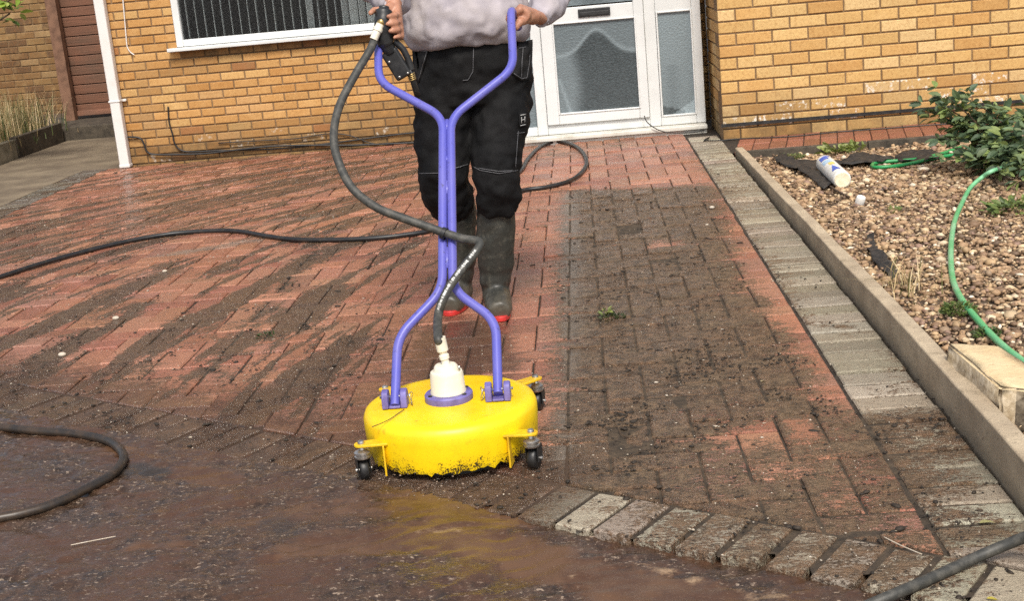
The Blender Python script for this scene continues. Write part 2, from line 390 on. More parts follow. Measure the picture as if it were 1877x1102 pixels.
    m['greenhose'] = simple('green_hose', (.10, .42, .17), (.24, .52, .30), 6, .42, 200, .1, .002)
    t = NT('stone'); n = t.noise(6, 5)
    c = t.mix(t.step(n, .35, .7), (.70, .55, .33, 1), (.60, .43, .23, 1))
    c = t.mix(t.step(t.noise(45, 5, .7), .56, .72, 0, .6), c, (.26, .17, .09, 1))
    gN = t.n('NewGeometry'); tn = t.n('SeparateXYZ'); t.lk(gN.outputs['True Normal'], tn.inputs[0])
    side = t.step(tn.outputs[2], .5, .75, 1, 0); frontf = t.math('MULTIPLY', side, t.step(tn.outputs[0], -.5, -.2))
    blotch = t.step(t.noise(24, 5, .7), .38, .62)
    c = t.mix(t.math('MULTIPLY', side, .75), c, t.mix(blotch, (.20, .15, .095, 1), (.50, .43, .33, 1)))  # sides darker than the top, front face darkest, by face direction
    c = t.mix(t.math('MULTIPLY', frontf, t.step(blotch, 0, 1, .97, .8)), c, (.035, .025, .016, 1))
    m['stone'] = t.done(c, .85, t.bump(t.noise(30, 5), .6, .01))
    m['membrane'] = simple('weed_membrane', (.014, .013, .013), (.05, .042, .035), 30, .75, 250, .4, .003)
    m['plastic_white'] = simple('white_plastic', (.78, .77, .74), (.68, .66, .6), 20, .4, bump=0)
    m['plastic_cream'] = simple('cream_plastic', (.78, .72, .55), (.66, .58, .40), 40, .45, bump=0)
    m['label_blue'] = simple('blue_print', (.05, .11, .50), (.08, .18, .62), 40, .5, bump=0)
    m['label_light'] = simple('light_blue_print', (.35, .55, .75), (.5, .65, .8), 40, .5, bump=0)
    m['label_yellow'] = simple('yellow_print', (.75, .65, .15), (.7, .6, .2), 40, .5, bump=0)
    m['soil'] = simple('dirt_clumps', (.017, .012, .008), (.04, .028, .018), 60, .75, 200, .5, .003)
    m['grit'] = simple('pale_grit', (.42, .35, .26), (.55, .48, .4), 30, .7, bump=0)
    # glass of the window
    t = NT('window_glass'); t.t.nodes.remove(t.b)
    gl = t.n('BsdfGlossy'); gl.inputs['Roughness'].default_value = .01
    gl.inputs['Color'].default_value = (1, 1, 1, 1)
    tp = t.n('BsdfTransparent'); tp.inputs[0].default_value = (.86, .9, .88, 1)
    fr = t.n('Fresnel', IOR=1.5); ms = t.n('MixShader'); t.lk(t.math('ADD', fr.outputs[0], .05), ms.inputs[0]); t.lk(tp.outputs[0], ms.inputs[1]); t.lk(gl.outputs[0], ms.inputs[2]); t.lk(ms.outputs[0], t.out.inputs[0])
    m['glass'] = t.m
    # obscured door glass: col R = how misted
    t = NT('obscured_glass'); mk = t.sep(t.at('mist'))
    n = t.noise(60, 5, .7); n2 = t.noise(14, 4)
    f = t.math('ADD', mk[0], t.math('MULTIPLY', t.math('SUBTRACT', n, .5), .25), True)
    c = t.mix(f, (.028, .037, .040, 1), (.33, .40, .43, 1))
    vo = t.n('TexVoronoi', Scale=85.); t.lk(t.pos(), vo.inputs['Vector'])
    m['obscured'] = t.done(c, .22, t.bump(t.math('ADD', vo.outputs['Distance'], n), .5, .004), spec=.5)
    m['room'] = simple('dark_room', (.10, .10, .095), (.06, .06, .055), 3, .9, bump=0)
    m['blind'] = simple('blind_fabric', (.86, .87, .86), (.78, .79, .80), 3, .8, bump=0)
    m['roof'] = simple('roof_tile', (.10, .05, .035), (.06, .035, .025), 8, .8, 30, .4, .01)
    m['painted'] = simple('painted_pipe', (.68, .65, .62), (.62, .55, .50), 6, .5, 50, .15, .003, lo=.5, hi=.8)
    return m
M = build_materials()

# ------------------------------------------------------------------ soil and mud maps, in ground metres
def gp(pts): return np.array([[*G(x, y)[:2]] for x, y in pts])
def inpoly(P, poly):
    x, y = P[:, 0], P[:, 1]; c = np.zeros(len(P), bool); n = len(poly)
    for i in range(n):
        x1, y1 = poly[i]; x2, y2 = poly[(i+1) % n]
        if y1 == y2: continue
        k = ((y1 > y) != (y2 > y)) & (x < (x2-x1)*(y-y1)/(y2-y1)+x1); c ^= k
    return c
def dseg(P, a, b):
    d = b-a; t = np.clip(((P-a)@d)/max(d@d, 1e-9), 0, 1); return np.linalg.norm(P-a-t[:, None]*d, axis=1)
def polymask(P, px, soft=.06):
    poly = gp(px); ins = inpoly(P, poly); d = np.min([dseg(P, poly[i], poly[(i+1) % len(poly)]) for i in range(len(poly))], axis=0)
    return np.clip(.5+np.where(ins, d, -d)/(2*soft), 0, 1)
def stroke(P, px, wd):
    q = gp(px); d = np.min([dseg(P, q[i], q[i+1]) for i in range(len(q)-1)], axis=0) if len(q) > 1 else np.linalg.norm(P-q[0], axis=1)
    return np.clip(1.25-d/wd, 0, 1)
def drive_mask(P):
    soil = np.full(len(P), .17); soil[P[:, 0] > .672] = .10; mud = np.zeros(len(P)); scum = np.zeros(len(P))
    def mx(a, m, v): np.maximum(a, m*v, out=a)
    left = (P[:, 0] < -.9)
    soil += np.where(P[:, 0] < -.55, .10, 0)
    mx(soil, polymask(P, [(1030,345),(1180,345),(1300,335),(1335,345),(1345,420),(1375,500),(1395,560),(1470,620),(1510,700),(1590,800),(1680,930),(1740,1010),(1850,1100),(1500,1100),(1000,960),(930,880),(1000,760),(1000,640),(1010,480)], .10), .84)
    mx(soil, polymask(P, [(1100,560),(1400,640),(1520,760),(1400,840),(1060,800),(1060,640)], .2), .92)
    for pts, wd, v in (([(1480,585),(1530,605),(1580,610)], .06, .85), ([(1620,770),(1650,830),(1690,880)], .11, .95), ([(1650,640),(1720,720),(1800,800)], .06, .62), ([(1560,690),(1640,720)], .06, .5), ([(1700,900),(1800,960)], .12, .7), ([(1440,470),(1520,540)], .05, .5), ([(1760,820),(1720,760)], .07, .7), ([(1600,560),(1700,680),(1800,800),(1877,900)], .08, .48), ([(1650,890),(1720,940),(1800,1000)], .16, .62), ([(1290,270),(1330,320),(1380,380)], .3, .42), ([(1700,860),(1800,900)], .07, .6),
        ([(1250,262),(1330,350),(1470,580)], .03, .5), ([(1100,470),(1280,520),(1380,560)], .1, .95), ([(1080,420),(1200,380)], .15, .9), ([(980,280),(1200,285)], .2, .42), ([(1000,330),(960,450),(980,560)], .12, .42)):
        mx(soil, stroke(P, pts, wd), v)
    for a in ([(1195,450),(1225,448)], [(1490,650),(1520,655)], [(1330,800),(1450,790)]):
        s = stroke(P, a, .1); soil = np.where(s > 0, np.minimum(soil, 1-.75*s), soil)
    mx(soil, polymask(P, [(950,250),(1190,250),(1250,270),(1100,275),(950,300)], .05), .45)
    mx(soil, stroke(P, [(1240,262),(1310,300),(1340,350),(1400,450),(1480,560)], .05)*0, 0)
    for pts, wd, v in (
        ([(-60,450),(120,420),(300,395),(470,360),(620,320)], .62, .74), ([(0,390),(150,375),(380,345),(560,305)], .42, .66), ([(200,430),(400,400),(640,390)], .3, .6), ([(0,520),(150,480),(300,440)], .2, .5),
        ([(330,345),(480,318),(620,285)], .2, .66), ([(620,285),(760,270)], .25, .5), ([(640,330),(760,330)], .3, .4), ([(600,420),(540,500),(480,575),(420,640),(370,690)], .10, .85),
        ([(420,590),(330,640),(240,680),(150,730)], .13, .72), ([(300,590),(290,640),(250,690),(200,715)], .1, .85),
        ([(330,475),(220,540),(100,600),(0,640)], .12, .76), ([(240,560),(130,630),(60,680),(0,720)], .16, .78), ([(480,450),(380,540),(300,590)], .07, .55),
        ([(520,470),(420,490),(330,500)], .12, .5), ([(480,615),(505,620)], .08, .7), ([(640,470),(600,560),(560,640)], .06, .5),
        ([(150,500),(40,540),(0,560)], .1, .6), ([(700,560),(640,640),(560,700)], .2, .45), ([(700,350),(640,400),(600,430)], .1, .5)):
        mx(soil, stroke(P, pts, wd), v)
    mx(scum, stroke(P, [(290,470),(380,455),(470,440)], .12), .72); mx(scum, stroke(P, [(480,410),(600,395)], .14), .65)
    mx(scum, polymask(P, [(1018,350),(1068,350),(1075,450),(1078,600),(1062,720),(1050,820),(1018,830),(1022,600),(1018,480)], .09), .84)
    for pts, wd, v in (([(1005,770),(1040,800),(1035,840),(1005,850)], .03, .8), ([(1000,740),(1060,720)], .03, .6), ([(640,880),(600,850),(560,850)], .04, .62), ([(520,870),(460,850),(380,835)], .03, .6), ([(950,900),(1000,880)], .03, .6), ([(960,640),(1040,660)], .05, .5), ([(620,780),(560,790)], .05, .5)):
        mx(scum, stroke(P, pts, wd), v)
    mx(mud, polymask(P, [(690,520),(800,570),(960,590),(1030,640),(1040,830),(960,900),(520,880),(60,790),(0,760),(0,735),(260,705),(470,665)], .34), .56)
    mx(mud, polymask(P, [(800,580),(930,590),(960,690),(760,700),(740,640)], .08), .95)
    mx(mud, stroke(P, [(400,760),(300,750),(200,745)], .1), .9); mx(mud, stroke(P, [(330,700),(380,650)], .06), .7)
    mx(soil, polymask(P, [(560,560),(760,600),(660,760),(480,780),(300,740),(450,660)], .15), .62)
    mx(soil, polymask(P, [(930,880),(1000,860),(1150,990),(1000,980)], .05), .5)
    q_ = polymask(P, [(1290,760),(1560,760),(1740,1010),(1480,960),(1230,890)], .12); soil = np.where(q_ > .05, np.minimum(soil, .80-.17*q_), soil)
    tt = (P-np.array(LA[:]))@np.array(LN[:]); ss = (P-np.array(LA[:]))@np.array(LD[:])
    mx(mud, np.clip((.50-tt)/.45, 0, 1)*np.clip((.35-ss)/.25, 0, 1), .80); mx(soil, ((tt < .0) & (ss < .2))*1., .5)
    bb = (tt < .0) & (ss >= .12); pale = np.exp(-((ss-.30)/.16)**2); soil = np.where(bb, np.minimum(soil, .60-.20*pale), soil)
    return np.stack([soil, mud, scum], 1)

# ------------------------------------------------------------------ block paving
def clip(poly, n, d):      # keep n.p <= d
    out = []
    for i in range(len(poly)):
        a, b = poly[i], poly[(i+1) % len(poly)]; fa, fb = n[0]*a[0]+n[1]*a[1]-d, n[0]*b[0]+n[1]*b[1]-d
        if fa <= 0: out.append(a)
        if (fa < 0 < fb) or (fb < 0 < fa):
            t = fa/(fa-fb); out.append((a[0]+(b[0]-a[0])*t, a[1]+(b[1]-a[1])*t))
    return out
def area(p): return .5*sum(p[i][0]*p[(i+1) % len(p)][1]-p[(i+1) % len(p)][0]*p[i][1] for i in range(len(p)))
LA, LB = Vector((-.255, 3.156)), Vector((.637, 2.579))
LD = (LB-LA).normalized(); LN = Vector((-LD.y, LD.x))           # along the lower border / towards the house
def Lp(s, t): return (LA.x+LD.x*s+LN.x*t, LA.y+LD.y*s+LN.y*t)
def paving(name, polys, cols, joint, z=0, thick=.05):
    V, Fc, C = [], [], []
    for poly, col in zip(polys, cols):
        n = len(poly); cx = sum(p[0] for p in poly)/n; cy = sum(p[1] for p in poly)/n
        dz = random.gauss(0, .0018); tx, ty = random.gauss(0, .012), random.gauss(0, .012)
        def inset(e):
            o = []
            for i in range(n):
                a, b, c = Vector(poly[i-1]), Vector(poly[i]), Vector(poly[(i+1) % n])
                u, v = (a-b), (c-b)
                if u.length < 1e-6 or v.length < 1e-6: o.append(b); continue
                u.normalize(); v.normalize(); s = abs(u.x*v.y-u.y*v.x); s = max(s, .35)
                o.append(b+(u+v)*(e/s))
            return o
        j = joint*random.uniform(.6, 1.3); a0, a1 = inset(j/2), inset(j/2+.0045)
        b = len(V)
        zz = lambda p, h: z+dz+(p[0]-cx)*tx+(p[1]-cy)*ty+h
        V += [(p[0], p[1], z-thick) for p in a0]+[(p[0], p[1], zz(p, -.004)) for p in a0]+[(p[0], p[1], zz(p, 0)) for p in a1]+[(cx, cy, z+dz+.0006)]
        for i in range(n):
            k = (i+1) % n
            Fc += [(b+i, b+k, b+n+k, b+n+i), (b+n+i, b+n+k, b+2*n+k, b+2*n+i), (b+2*n+i, b+2*n+k, b+3*n)]
        C += [col]*(3*n+1)
    me = bpy.data.meshes.new(name); me.from_pydata(V, [], Fc); me.update()
    attr(me, 'pcol', C); attr(me, 'mask', drive_mask(np.array(V)[:, :2]))
    return me
REDS = [(.36,.155,.092), (.33,.135,.082), (.40,.185,.115), (.29,.115,.074), (.38,.17,.105), (.31,.145,.10)]
GREYS = [(.33,.285,.215), (.28,.24,.18), (.36,.315,.24), (.25,.215,.16)]
REDS = [tuple(min(1, q*1.08) for q in c) for c in REDS]
GREYS = [tuple(min(1, q*1.12) for q in c) for c in GREYS]
def jit(c): k = random.uniform(.85, 1.15); return tuple(x*k*random.uniform(.96, 1.04) for x in c)
polys, cols = [], []
u = .1115; XL, XR = -3.65, .669
for i in range(int((XL-.3)/u), int((1.2)/u)):
    for j in range(int(2.2/u), int(10.1/u)):
        k = (i-j) % 4
        if k == 0: q = [(i*u, j*u), ((i+2)*u, j*u), ((i+2)*u, (j+1)*u), (i*u, (j+1)*u)]
        elif k == 2: q = [(i*u, (j-1)*u), ((i+1)*u, (j-1)*u), ((i+1)*u, (j+1)*u), (i*u, (j+1)*u)]
        else: continue
        q = clip(q, (-1, 0), -XL); q = clip(q, (1, 0), XR) if q else q
        q = clip(q, (-LN.x, -LN.y), -(LN.x*LA.x+LN.y*LA.y)) if q else q
        q = clip(q, (0, 1), 9.99) if q else q
        if not q or area(q) < .0012: continue
        cx = sum(p[0] for p in q)/len(q); cy = sum(p[1] for p in q)/len(q)
        if cy > 9.42 and cx > -.4: continue
        polys.append(q); cols.append(jit(random.choice(REDS)))
# strip of red headers in front of the garage wall
y = 8.23
for i in range(40):
    x0 = .90+i*.105; q = [(x0, 8.26), (x0+.105, 8.26), (x0+.105+.1, 8.81), (x0+.1, 8.81)]
    for a, b in ((0, .5), (.5, 1)):
        qq = [tuple(np.array(q[0])+(np.array(q[3])-np.array(q[0]))*a), tuple(np.array(q[1])+(np.array(q[2])-np.array(q[1]))*a), tuple(np.array(q[1])+(np.array(q[2])-np.array(q[1]))*b), tuple(np.array(q[0])+(np.array(q[3])-np.array(q[0]))*b)]
        polys.append(qq); cols.append(jit((.31,.12,.075)))
drv = link('driveway', paving('driveway', polys, cols, .0055), M['paver']); tag(drv, 'red block paved driveway half cleaned of dark soil', kind='structure')
# grey header course along the kerb, and across the front
polys, cols = [], []
yy = 2.05
while yy < 9.0:
    q = [(XR+.003, yy), (.887, yy), (.887, yy+.107), (XR+.003, yy+.107)]
    q = clip(q, (-LN.x, -LN.y), -(LN.x*LA.x+LN.y*LA.y))
    if q and area(q) > .002: polys.append(q); cols.append(jit(random.choice(GREYS)))
    yy += .1085*random.uniform(.97, 1.03)
yy = XL-.0
yv = 7.2
while yv < 9.95:                      # the grey header course beside the path
    polys.append([(-3.86, yv), (XL-.003, yv), (XL-.003, yv+.1), (-3.86, yv+.1)]); cols.append(jit((.16,.145,.12))); yv += .1
s = -4.6
while s < 2.2:
    q = [Lp(s, -.205), Lp(s+.1, -.205), Lp(s+.1, -.004), Lp(s, -.004)]
    polys.append(q); cols.append(jit(random.choice(GREYS)) if s > .25 else jit((.19,.15,.11))); s += .1035
bd = link('border_paving', paving('border_paving', polys, cols, .014, thick=.075), M['paver']); tag(bd, 'grey header blocks edging the red driveway', kind='structure')
def grid(name, x0, x1, y0, y1, d, z, keep=None):
    xs = np.arange(x0, x1+d/2, d); ys = np.arange(y0, y1+d/2, d); nx, ny = len(xs), len(ys)
    X, Y = np.meshgrid(xs, ys); V = np.stack([X.ravel(), Y.ravel(), np.full(X.size, z)], 1)
    I = np.arange(nx*ny).reshape(ny, nx); Fq = np.stack([I[:-1, :-1], I[:-1, 1:], I[1:, 1:], I[1:, :-1]], -1).reshape(-1, 4)
    if keep is not None:
        c = V[Fq].mean(1); Fq = Fq[keep(c)]
    me = bpy.data.meshes.new(name); me.from_pydata(V.tolist(), [], Fq.tolist()); me.update(); return me, V
me, V = grid('joints', -3.87, 3.0, 1.9, 9.99, .06, 0, keep=lambda c: ((LN.x*(c[:, 0]-LA.x)+LN.y*(c[:, 1]-LA.y)) > -.17) & ((c[:, 0] < .90) | (c[:, 1] > 8.25) | (c[:, 1] < 2.3)))
mk = drive_mask(V[:, :2]); zz_ = -.0095+.0055*np.clip((mk[:, 0]-.3)/.5, 0, 1)+.003*np.clip(mk[:, 1]-.3, 0, 1); V[:, 2] = zz_
me.vertices.foreach_set('co', V.ravel()); me.update(); attr(me, 'mask', mk)
jo = link('joint_sand', me, M['joint']); tag(jo, 'dark soil packed in the paving joints', kind='structure')

# ------------------------------------------------------------------ footway in front, path, ground
me, V = grid('pavement', -6, 4, -3, 6.2, .05, -.034, keep=lambda c: (LN.x*(c[:, 0]-LA.x)+LN.y*(c[:, 1]-LA.y)) < -.12)
P = V[:, :2]; sa = (P-np.array(LA[:]))@np.array(LD[:])
V[:, 2] = -.006-.019*np.clip((sa+.05)/.35, 0, 1); me.vertices.foreach_set('co', V.ravel()); me.update()
mud = np.full(len(P), .12); sand = np.zeros(len(P)); gritm = np.zeros(len(P))
for pts, wd, v in (([(760,925),(860,935),(930,940)], .10, .9), ([(560,1000),(700,990),(850,985),(960,1000)], .10, .9), ([(330,865),(420,880)], .07, 1.), ([(120,830),(230,825)], .05, .8),
                   ([(1000,1020),(1150,1060),(1300,1090)], .12, .85), ([(640,930),(760,960)], .1, .6), ([(420,960),(560,930)], .12, .55), ([(230,1010),(340,1000)], .06, .6)):
    np.maximum(mud, stroke(P, pts, wd)*v, out=mud)
for pts, wd, v in (([(1150,1014),(1230,1038),(1330,1062),(1450,1092)], .026, .72), ([(1380,1078),(1500,1097)], .03, .66), ([(700,962),(780,972),(860,965),(930,950)], .010, .55), ([(560,905),(620,935),(700,950)], .010, .55), ([(640,900),(720,905),(760,890)], .010, .55), ([(880,890),(930,880),(960,900)], .02, .6), ([(520,880),(560,900)], .02, .6), ([(1040,1040),(1120,1060)], .012, .55)):
    np.maximum(sand, stroke(P, pts, wd)*v, out=sand)
for pts, wd, v in (([(240,860),(300,870)], .06, .9), ([(60,850),(160,880)], .2, .5), ([(500,960),(540,980)], .1, .6)):
    np.maximum(gritm, stroke(P, pts, wd)*v, out=gritm)
attr(me, 'mask', np.stack([mud, sand, gritm], 1))
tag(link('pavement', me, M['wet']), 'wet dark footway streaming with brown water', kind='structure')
near = lambda c: (LN.x*(c[:, 0]-LA.x)+LN.y*(c[:, 1]-LA.y) < -.196) & (c[:, 1] < 4.25) & (c[:, 1] > 2.05)
me2, W = grid('water', -2.3, 1.3, 2.05, 4.25, .011, 0, keep=near)
used = np.zeros(len(W), bool); fi = np.zeros(len(me2.polygons)*4, np.int32); me2.polygons.foreach_get('vertices', fi); used[fi] = True
def pick_(v):      # values of the coarse map at the fine points
    xs0, ys0, d0 = -6, -3, .05; nx0 = len(np.arange(-6, 4+.025, .05)); g_ = np.asarray(v).reshape(-1, nx0)
    i = np.clip((W[:, 0]-xs0)/d0, 0, nx0-1.001); j = np.clip((W[:, 1]-ys0)/d0, 0, g_.shape[0]-1.001); i0 = i.astype(int); j0 = j.astype(int); a_, b_ = i-i0, j-j0
    return g_[j0, i0]*(1-a_)*(1-b_)+g_[j0, i0+1]*a_*(1-b_)+g_[j0+1, i0]*(1-a_)*b_+g_[j0+1, i0+1]*a_*b_
zb0 = pick_(V[:, 2]); m_mud = pick_(mud); hgt = np.zeros(len(W))
cc = np.array([-.42, 3.2])
for k_ in np.nonzero(used)[0]:
    x, y = W[k_, 0], W[k_, 1]; wob = noise.noise((x*3, y*3, 1))*.12
    a1 = noise.noise((x*9+wob*9, y*22+wob*20, 0)); a2 = noise.noise((x*22+wob*9, y*48, 4)); a3 = noise.noise((x*4, y*7, 9))
    calm = 1-.72*min(1, max(0, m_mud[k_]-.2))
    hgt[k_] = (.0085*(1-abs(a1)*2)*calm*(.6+.8*max(0, a3+.3))+.0055*a2*calm)
W[:, 2] = zb0+.0035+hgt; me2.vertices.foreach_set('co', W.ravel().astype(np.float32)); me2.update(); attr(me2, 'mask', np.stack([m_mud, pick_(sand), pick_(gritm)], 1))
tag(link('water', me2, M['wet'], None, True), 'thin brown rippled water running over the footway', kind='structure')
me = bpy.data.meshes.new('ground'); s_ = 250
me.from_pydata([(-s_, -s_, -.09), (s_, -s_, -.09), (s_, s_, -.09), (-s_, s_, -.09)], [], [(0, 1, 2, 3)]); me.update()
tag(link('ground', me, M['ground']), kind='structure')
mb = MB()
for x0, x1, y0, y1, dz in ((-4.88,-3.875,6.6,8.1,0), (-4.88,-3.875,8.11,9.80,.003), (-4.88,-3.56,9.83,11.05,-.002), (-4.88,-3.56,11.06,12.4,.0), (-8,-4.95,6.0,9.5,-.01)):
    mb.box((x0, y0, -.06), (x1, y1, -.008+dz))
tag(mb.build('path', M['slab'], bevel=.004), 'pale concrete slab path leading to the side gate', kind='structure')

# ------------------------------------------------------------------ bricks
YEL = [((.51,.30,.115), 7), ((.53,.33,.135), 7), ((.47,.265,.095), 5), ((.57,.39,.17), 3), ((.42,.22,.07), 2), ((.33,.14,.06), .7), ((.53,.34,.16), 2)]
PAL = [((.60,.40,.16), 6), ((.64,.455,.205), 6), ((.56,.345,.13), 4), ((.67,.51,.27), 3), ((.51,.29,.10), 2)]
YEL = [(tuple(a_*b_ for a_, b_ in zip(c_, (.98, .91, .84))), w_) for c_, w_ in YEL]; PAL = [(tuple(a_*b_ for a_, b_ in zip(c_, (.98, .92, .86))), w_) for c_, w_ in PAL]
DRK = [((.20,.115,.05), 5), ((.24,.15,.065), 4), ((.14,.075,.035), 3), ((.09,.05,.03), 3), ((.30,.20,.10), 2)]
def pick(pal): return random.choices([p for p, _ in pal], [k for _, k in pal])[0]
def brick_wall(name, parent, o, ux, L, z0, z1, bw, bh, u0, v0, pal, holes=(), tone=None, back=.22, mj=.010):
    """o: corner of the face plane, ux: unit vector along it; the face looks to ux x up. (u0, v0): a brick joint and a course centre"""
    o = Vector(o); ux = Vector(ux); nn = ux.cross(Vector((0, 0, 1)))
    V, Fc, C, S = [], [], [], []; Vm, Fm, Sm = [], [], []
    jr = -math.ceil((v0-z0)/bh+1); j = jr
    def q(u, v, d): return tuple(o+ux*u+Vector((0, 0, v))+nn*d)
    st = tone or (lambda u, v: (0, 0))
    while True:
        vc = v0+j*bh
        if vc-bh/2 > z1: break
        lo, hi = max(vc-bh/2+mj/2, z0), min(vc+bh/2-mj/2, z1)
        off = u0+(bw/2 if j % 2 else 0); i = -math.ceil(off/bw+1)
        while off+i*bw < L:
            a, b = max(off+i*bw+mj/2, 0), min(off+(i+1)*bw-mj/2, L); i += 1
            if b-a < .02 or hi-lo < .012: continue
            segs = [(a, b)]
            for (hu0, hu1, hz0, hz1) in holes:
                if vc > hz0 and vc < hz1:
                    ns = []
                    for (p, r) in segs:
                        if r <= hu0 or p >= hu1: ns.append((p, r)); continue
                        if p < hu0: ns.append((p, hu0))
                        if r > hu1: ns.append((hu1, r))
                    segs = ns
            col = pick(pal); mean_ = [sum(p_[i_]*w_ for p_, w_ in pal)/sum(w_ for _, w_ in pal) for i_ in range(3)]; col = tuple(a_*.72+b_*.28 for a_, b_ in zip(col, mean_)); k_ = random.uniform(.92, 1.07); col = tuple(x_*k_ for x_ in col)
            for (p, r) in segs:
                if r-p < .012: continue
                n = len(V); e = .004; d = random.gauss(0, .0012)
                w1, w2, w3, w4 = (random.uniform(-.004, .004) for _ in range(4))
                V += [q(p, lo, -.012), q(r, lo, -.012), q(r, hi, -.012), q(p, hi, -.012), q(p, lo, d-e), q(r, lo, d-e), q(r, hi, d-e), q(p, hi, d-e),
                      q(p+e+w1, lo+e, d), q(r-e+w2, lo+e, d), q(r-e+w3, hi-e, d), q(p+e+w4, hi-e, d)]
                Fc += [(n+8, n+9, n+10, n+11)]
                for k in range(4):
                    k2 = (k+1) % 4; Fc += [(n+k, n+k2, n+4+k2, n+4+k), (n+4+k, n+4+k2, n+8+k2, n+8+k)]
                C += [col]*12; ss = st((p+r)/2, vc); S += [(*ss, 0)]*12
        j += 1
    me = bpy.data.meshes.new(name); 
    # mortar: the solid wall behind, cut round its openings
    us = sorted({0, L, *[h for q_ in holes for h in q_[:2]], *np.arange(0, L, .4).tolist()}); zs = sorted({z0, z1, *[h for q_ in holes for h in q_[2:]], *np.arange(z0, min(z1, z0+1.2), .1).tolist()})
    us = [a for a in us if 0 <= a <= L]; zs = [a for a in zs if z0 <= a <= z1]
    n0 = len(V); MI = []
    for a, b in zip(us[:-1], us[1:]):
        for c, d in zip(zs[:-1], zs[1:]):
            if any(h[0]-1e-6 <= a and b <= h[1]+1e-6 and h[2]-1e-6 <= c and d <= h[3]+1e-6 for h in holes): continue
            n = len(V); V += [q(a, c, -.008), q(b, c, -.008), q(b, d, -.008), q(a, d, -.008)]; MI.append(len(Fc)); Fc.append((n, n+1, n+2, n+3))
            for (uu, vv) in ((a, c), (b, c), (b, d), (a, d)): C.append((.2, .13, .07)); S.append((*st(uu, vv), 0))
    # back face, ends and reveals
    def face(*pts):
        n = len(V); V.extend(pts); MI.append(len(Fc)); Fc.append(tuple(range(n, n+len(pts)))); C.extend([(.3, .2, .1)]*len(pts)); S.extend([(0, 0, 0)]*len(pts))
    face(q(0, z0, -back), q(0, z1, -back), q(0, z1, -.008), q(0, z0, -.008)); face(q(L, z0, -back), q(L, z1, -back), q(L, z1, -.008), q(L, z0, -.008))
    face(q(0, z1, -back), q(L, z1, -back), q(L, z1, -.008), q(0, z1, -.008))
    for h in holes:
        a, b, c, d = h
        face(q(a, c, -back), q(a, d, -back), q(a, d, -.008), q(a, c, -.008)); face(q(b, c, -back), q(b, d, -back), q(b, d, -.008), q(b, c, -.008))
        face(q(a, c, -back), q(b, c, -back), q(b, c, -.008), q(a, c, -.008)); face(q(a, d, -back), q(b, d, -back), q(b, d, -.008), q(a, d, -.008))
    if not holes: face(q(0, z0, -back), q(L, z0, -back), q(L, z1, -back), q(0, z1, -back))
    me.from_pydata(V, [], Fc); me.update(); attr(me, 'col', C); attr(me, 'tone', S)
    ob = link(name, me, M['brick'], parent); me.materials.append(M['mortar'])
    mi = np.zeros(len(Fc), np.int32); mi[MI] = 1; me.polygons.foreach_set('material_index', mi)
    return ob
house = empty('brick_house', (-.5, 10.0, 0))
tag(house, 'yellow brick house with white glazed porch door and projecting garage wall', 'house')
YW, YD, YG = 10.0, 9.37, 8.82
A0 = AY(340.2, 162, YW)
W0, W1, WZ0, WZ1 = -2.985, -.62, .858, 2.05          # window opening
def st_main(u, v):
    x = u-3.52; s = 0
    if v < .16: s = .75
    elif v < .24: s = .35
    if x > -1.9 and v < .32: s = max(s, .55)
    if x > -1.4: s = max(s, .3)
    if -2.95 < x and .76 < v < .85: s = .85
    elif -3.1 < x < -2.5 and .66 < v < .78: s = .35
    if abs(x+3.3) < .09 and v < .75: s = max(s, .3)
    return (s, .5 if (v < .2 and random.random() < .15) else 0)
fw = brick_wall('front_wall', house, (-3.52, YW, 0), (1, 0, 0), 4.45, -.02, 2.75, .1842, .0634, A0.x+3.52, A0.z, YEL, [(W0+3.52, W1+3.52, WZ0, WZ1)], st_main)
g0 = AY(1347.3, 27.1, YG)
def st_gar(u, v):
    s = .55 if v < .10 else (.25 if v < .2 else (.12 if v < .27 else 0))
    if u < .5 and v < .3: s += .2
    return (s, 1. if (.1 < v < .3 and random.random() < .5 and u > .2) or (.1 < v < .18 and random.random() < .5) else 0)
brick_wall('garage_wall', house, (.897, YG, 0), (1, 0, 0), 4.2, -.02, 2.7, .2299, .0768, g0.x-.897, g0.z, PAL, (), st_gar)
brick_wall('return_wall', house, (.897, 9.62, 0), (0, -1, 0), .787, -.02, 2.7, .2299, .0768, .80-.115, g0.z, PAL, (), lambda u, v: (.75 if v < .12 else (.45 if v < .24 else .15), 0))
brick_wall('side_wall', house, (-3.52, 18, 0), (0, -1, 0), 7.985, -.02, 2.75, .1842, .0634, 0, A0.z, YEL, ())
mb = MB().box((.885, YG-.012, .083), (5.1, YG+.0, .104))
mb.build('damp_course', M['black'], house)
mb = MB(); mb.box((-3.75, 9.75, 2.72), (5.3, 18.2, 2.80)); mb.add([(-3.8, 9.7, 2.801), (5.3, 9.7, 2.801), (5.3, 18.3, 2.801), (-3.8, 18.3, 2.801), (-3.8, 14, 4.4), (5.3, 14, 4.4)], [(0, 1, 5, 4), (2, 3, 4, 5), (0, 4, 3), (1, 2, 5), (0, 3, 2, 1)])
mb.build('roof', M['roof'], house)
MB().box((.80, 8.70, 2.701), (5.2, 10.0, 2.86)).build('garage_roof', M['upvc'], house, bevel=.01)
MB().box((-.55, 9.25, 2.45), (.895, 9.99, 2.62)).build('porch_roof', M['upvc'], house, bevel=.01)
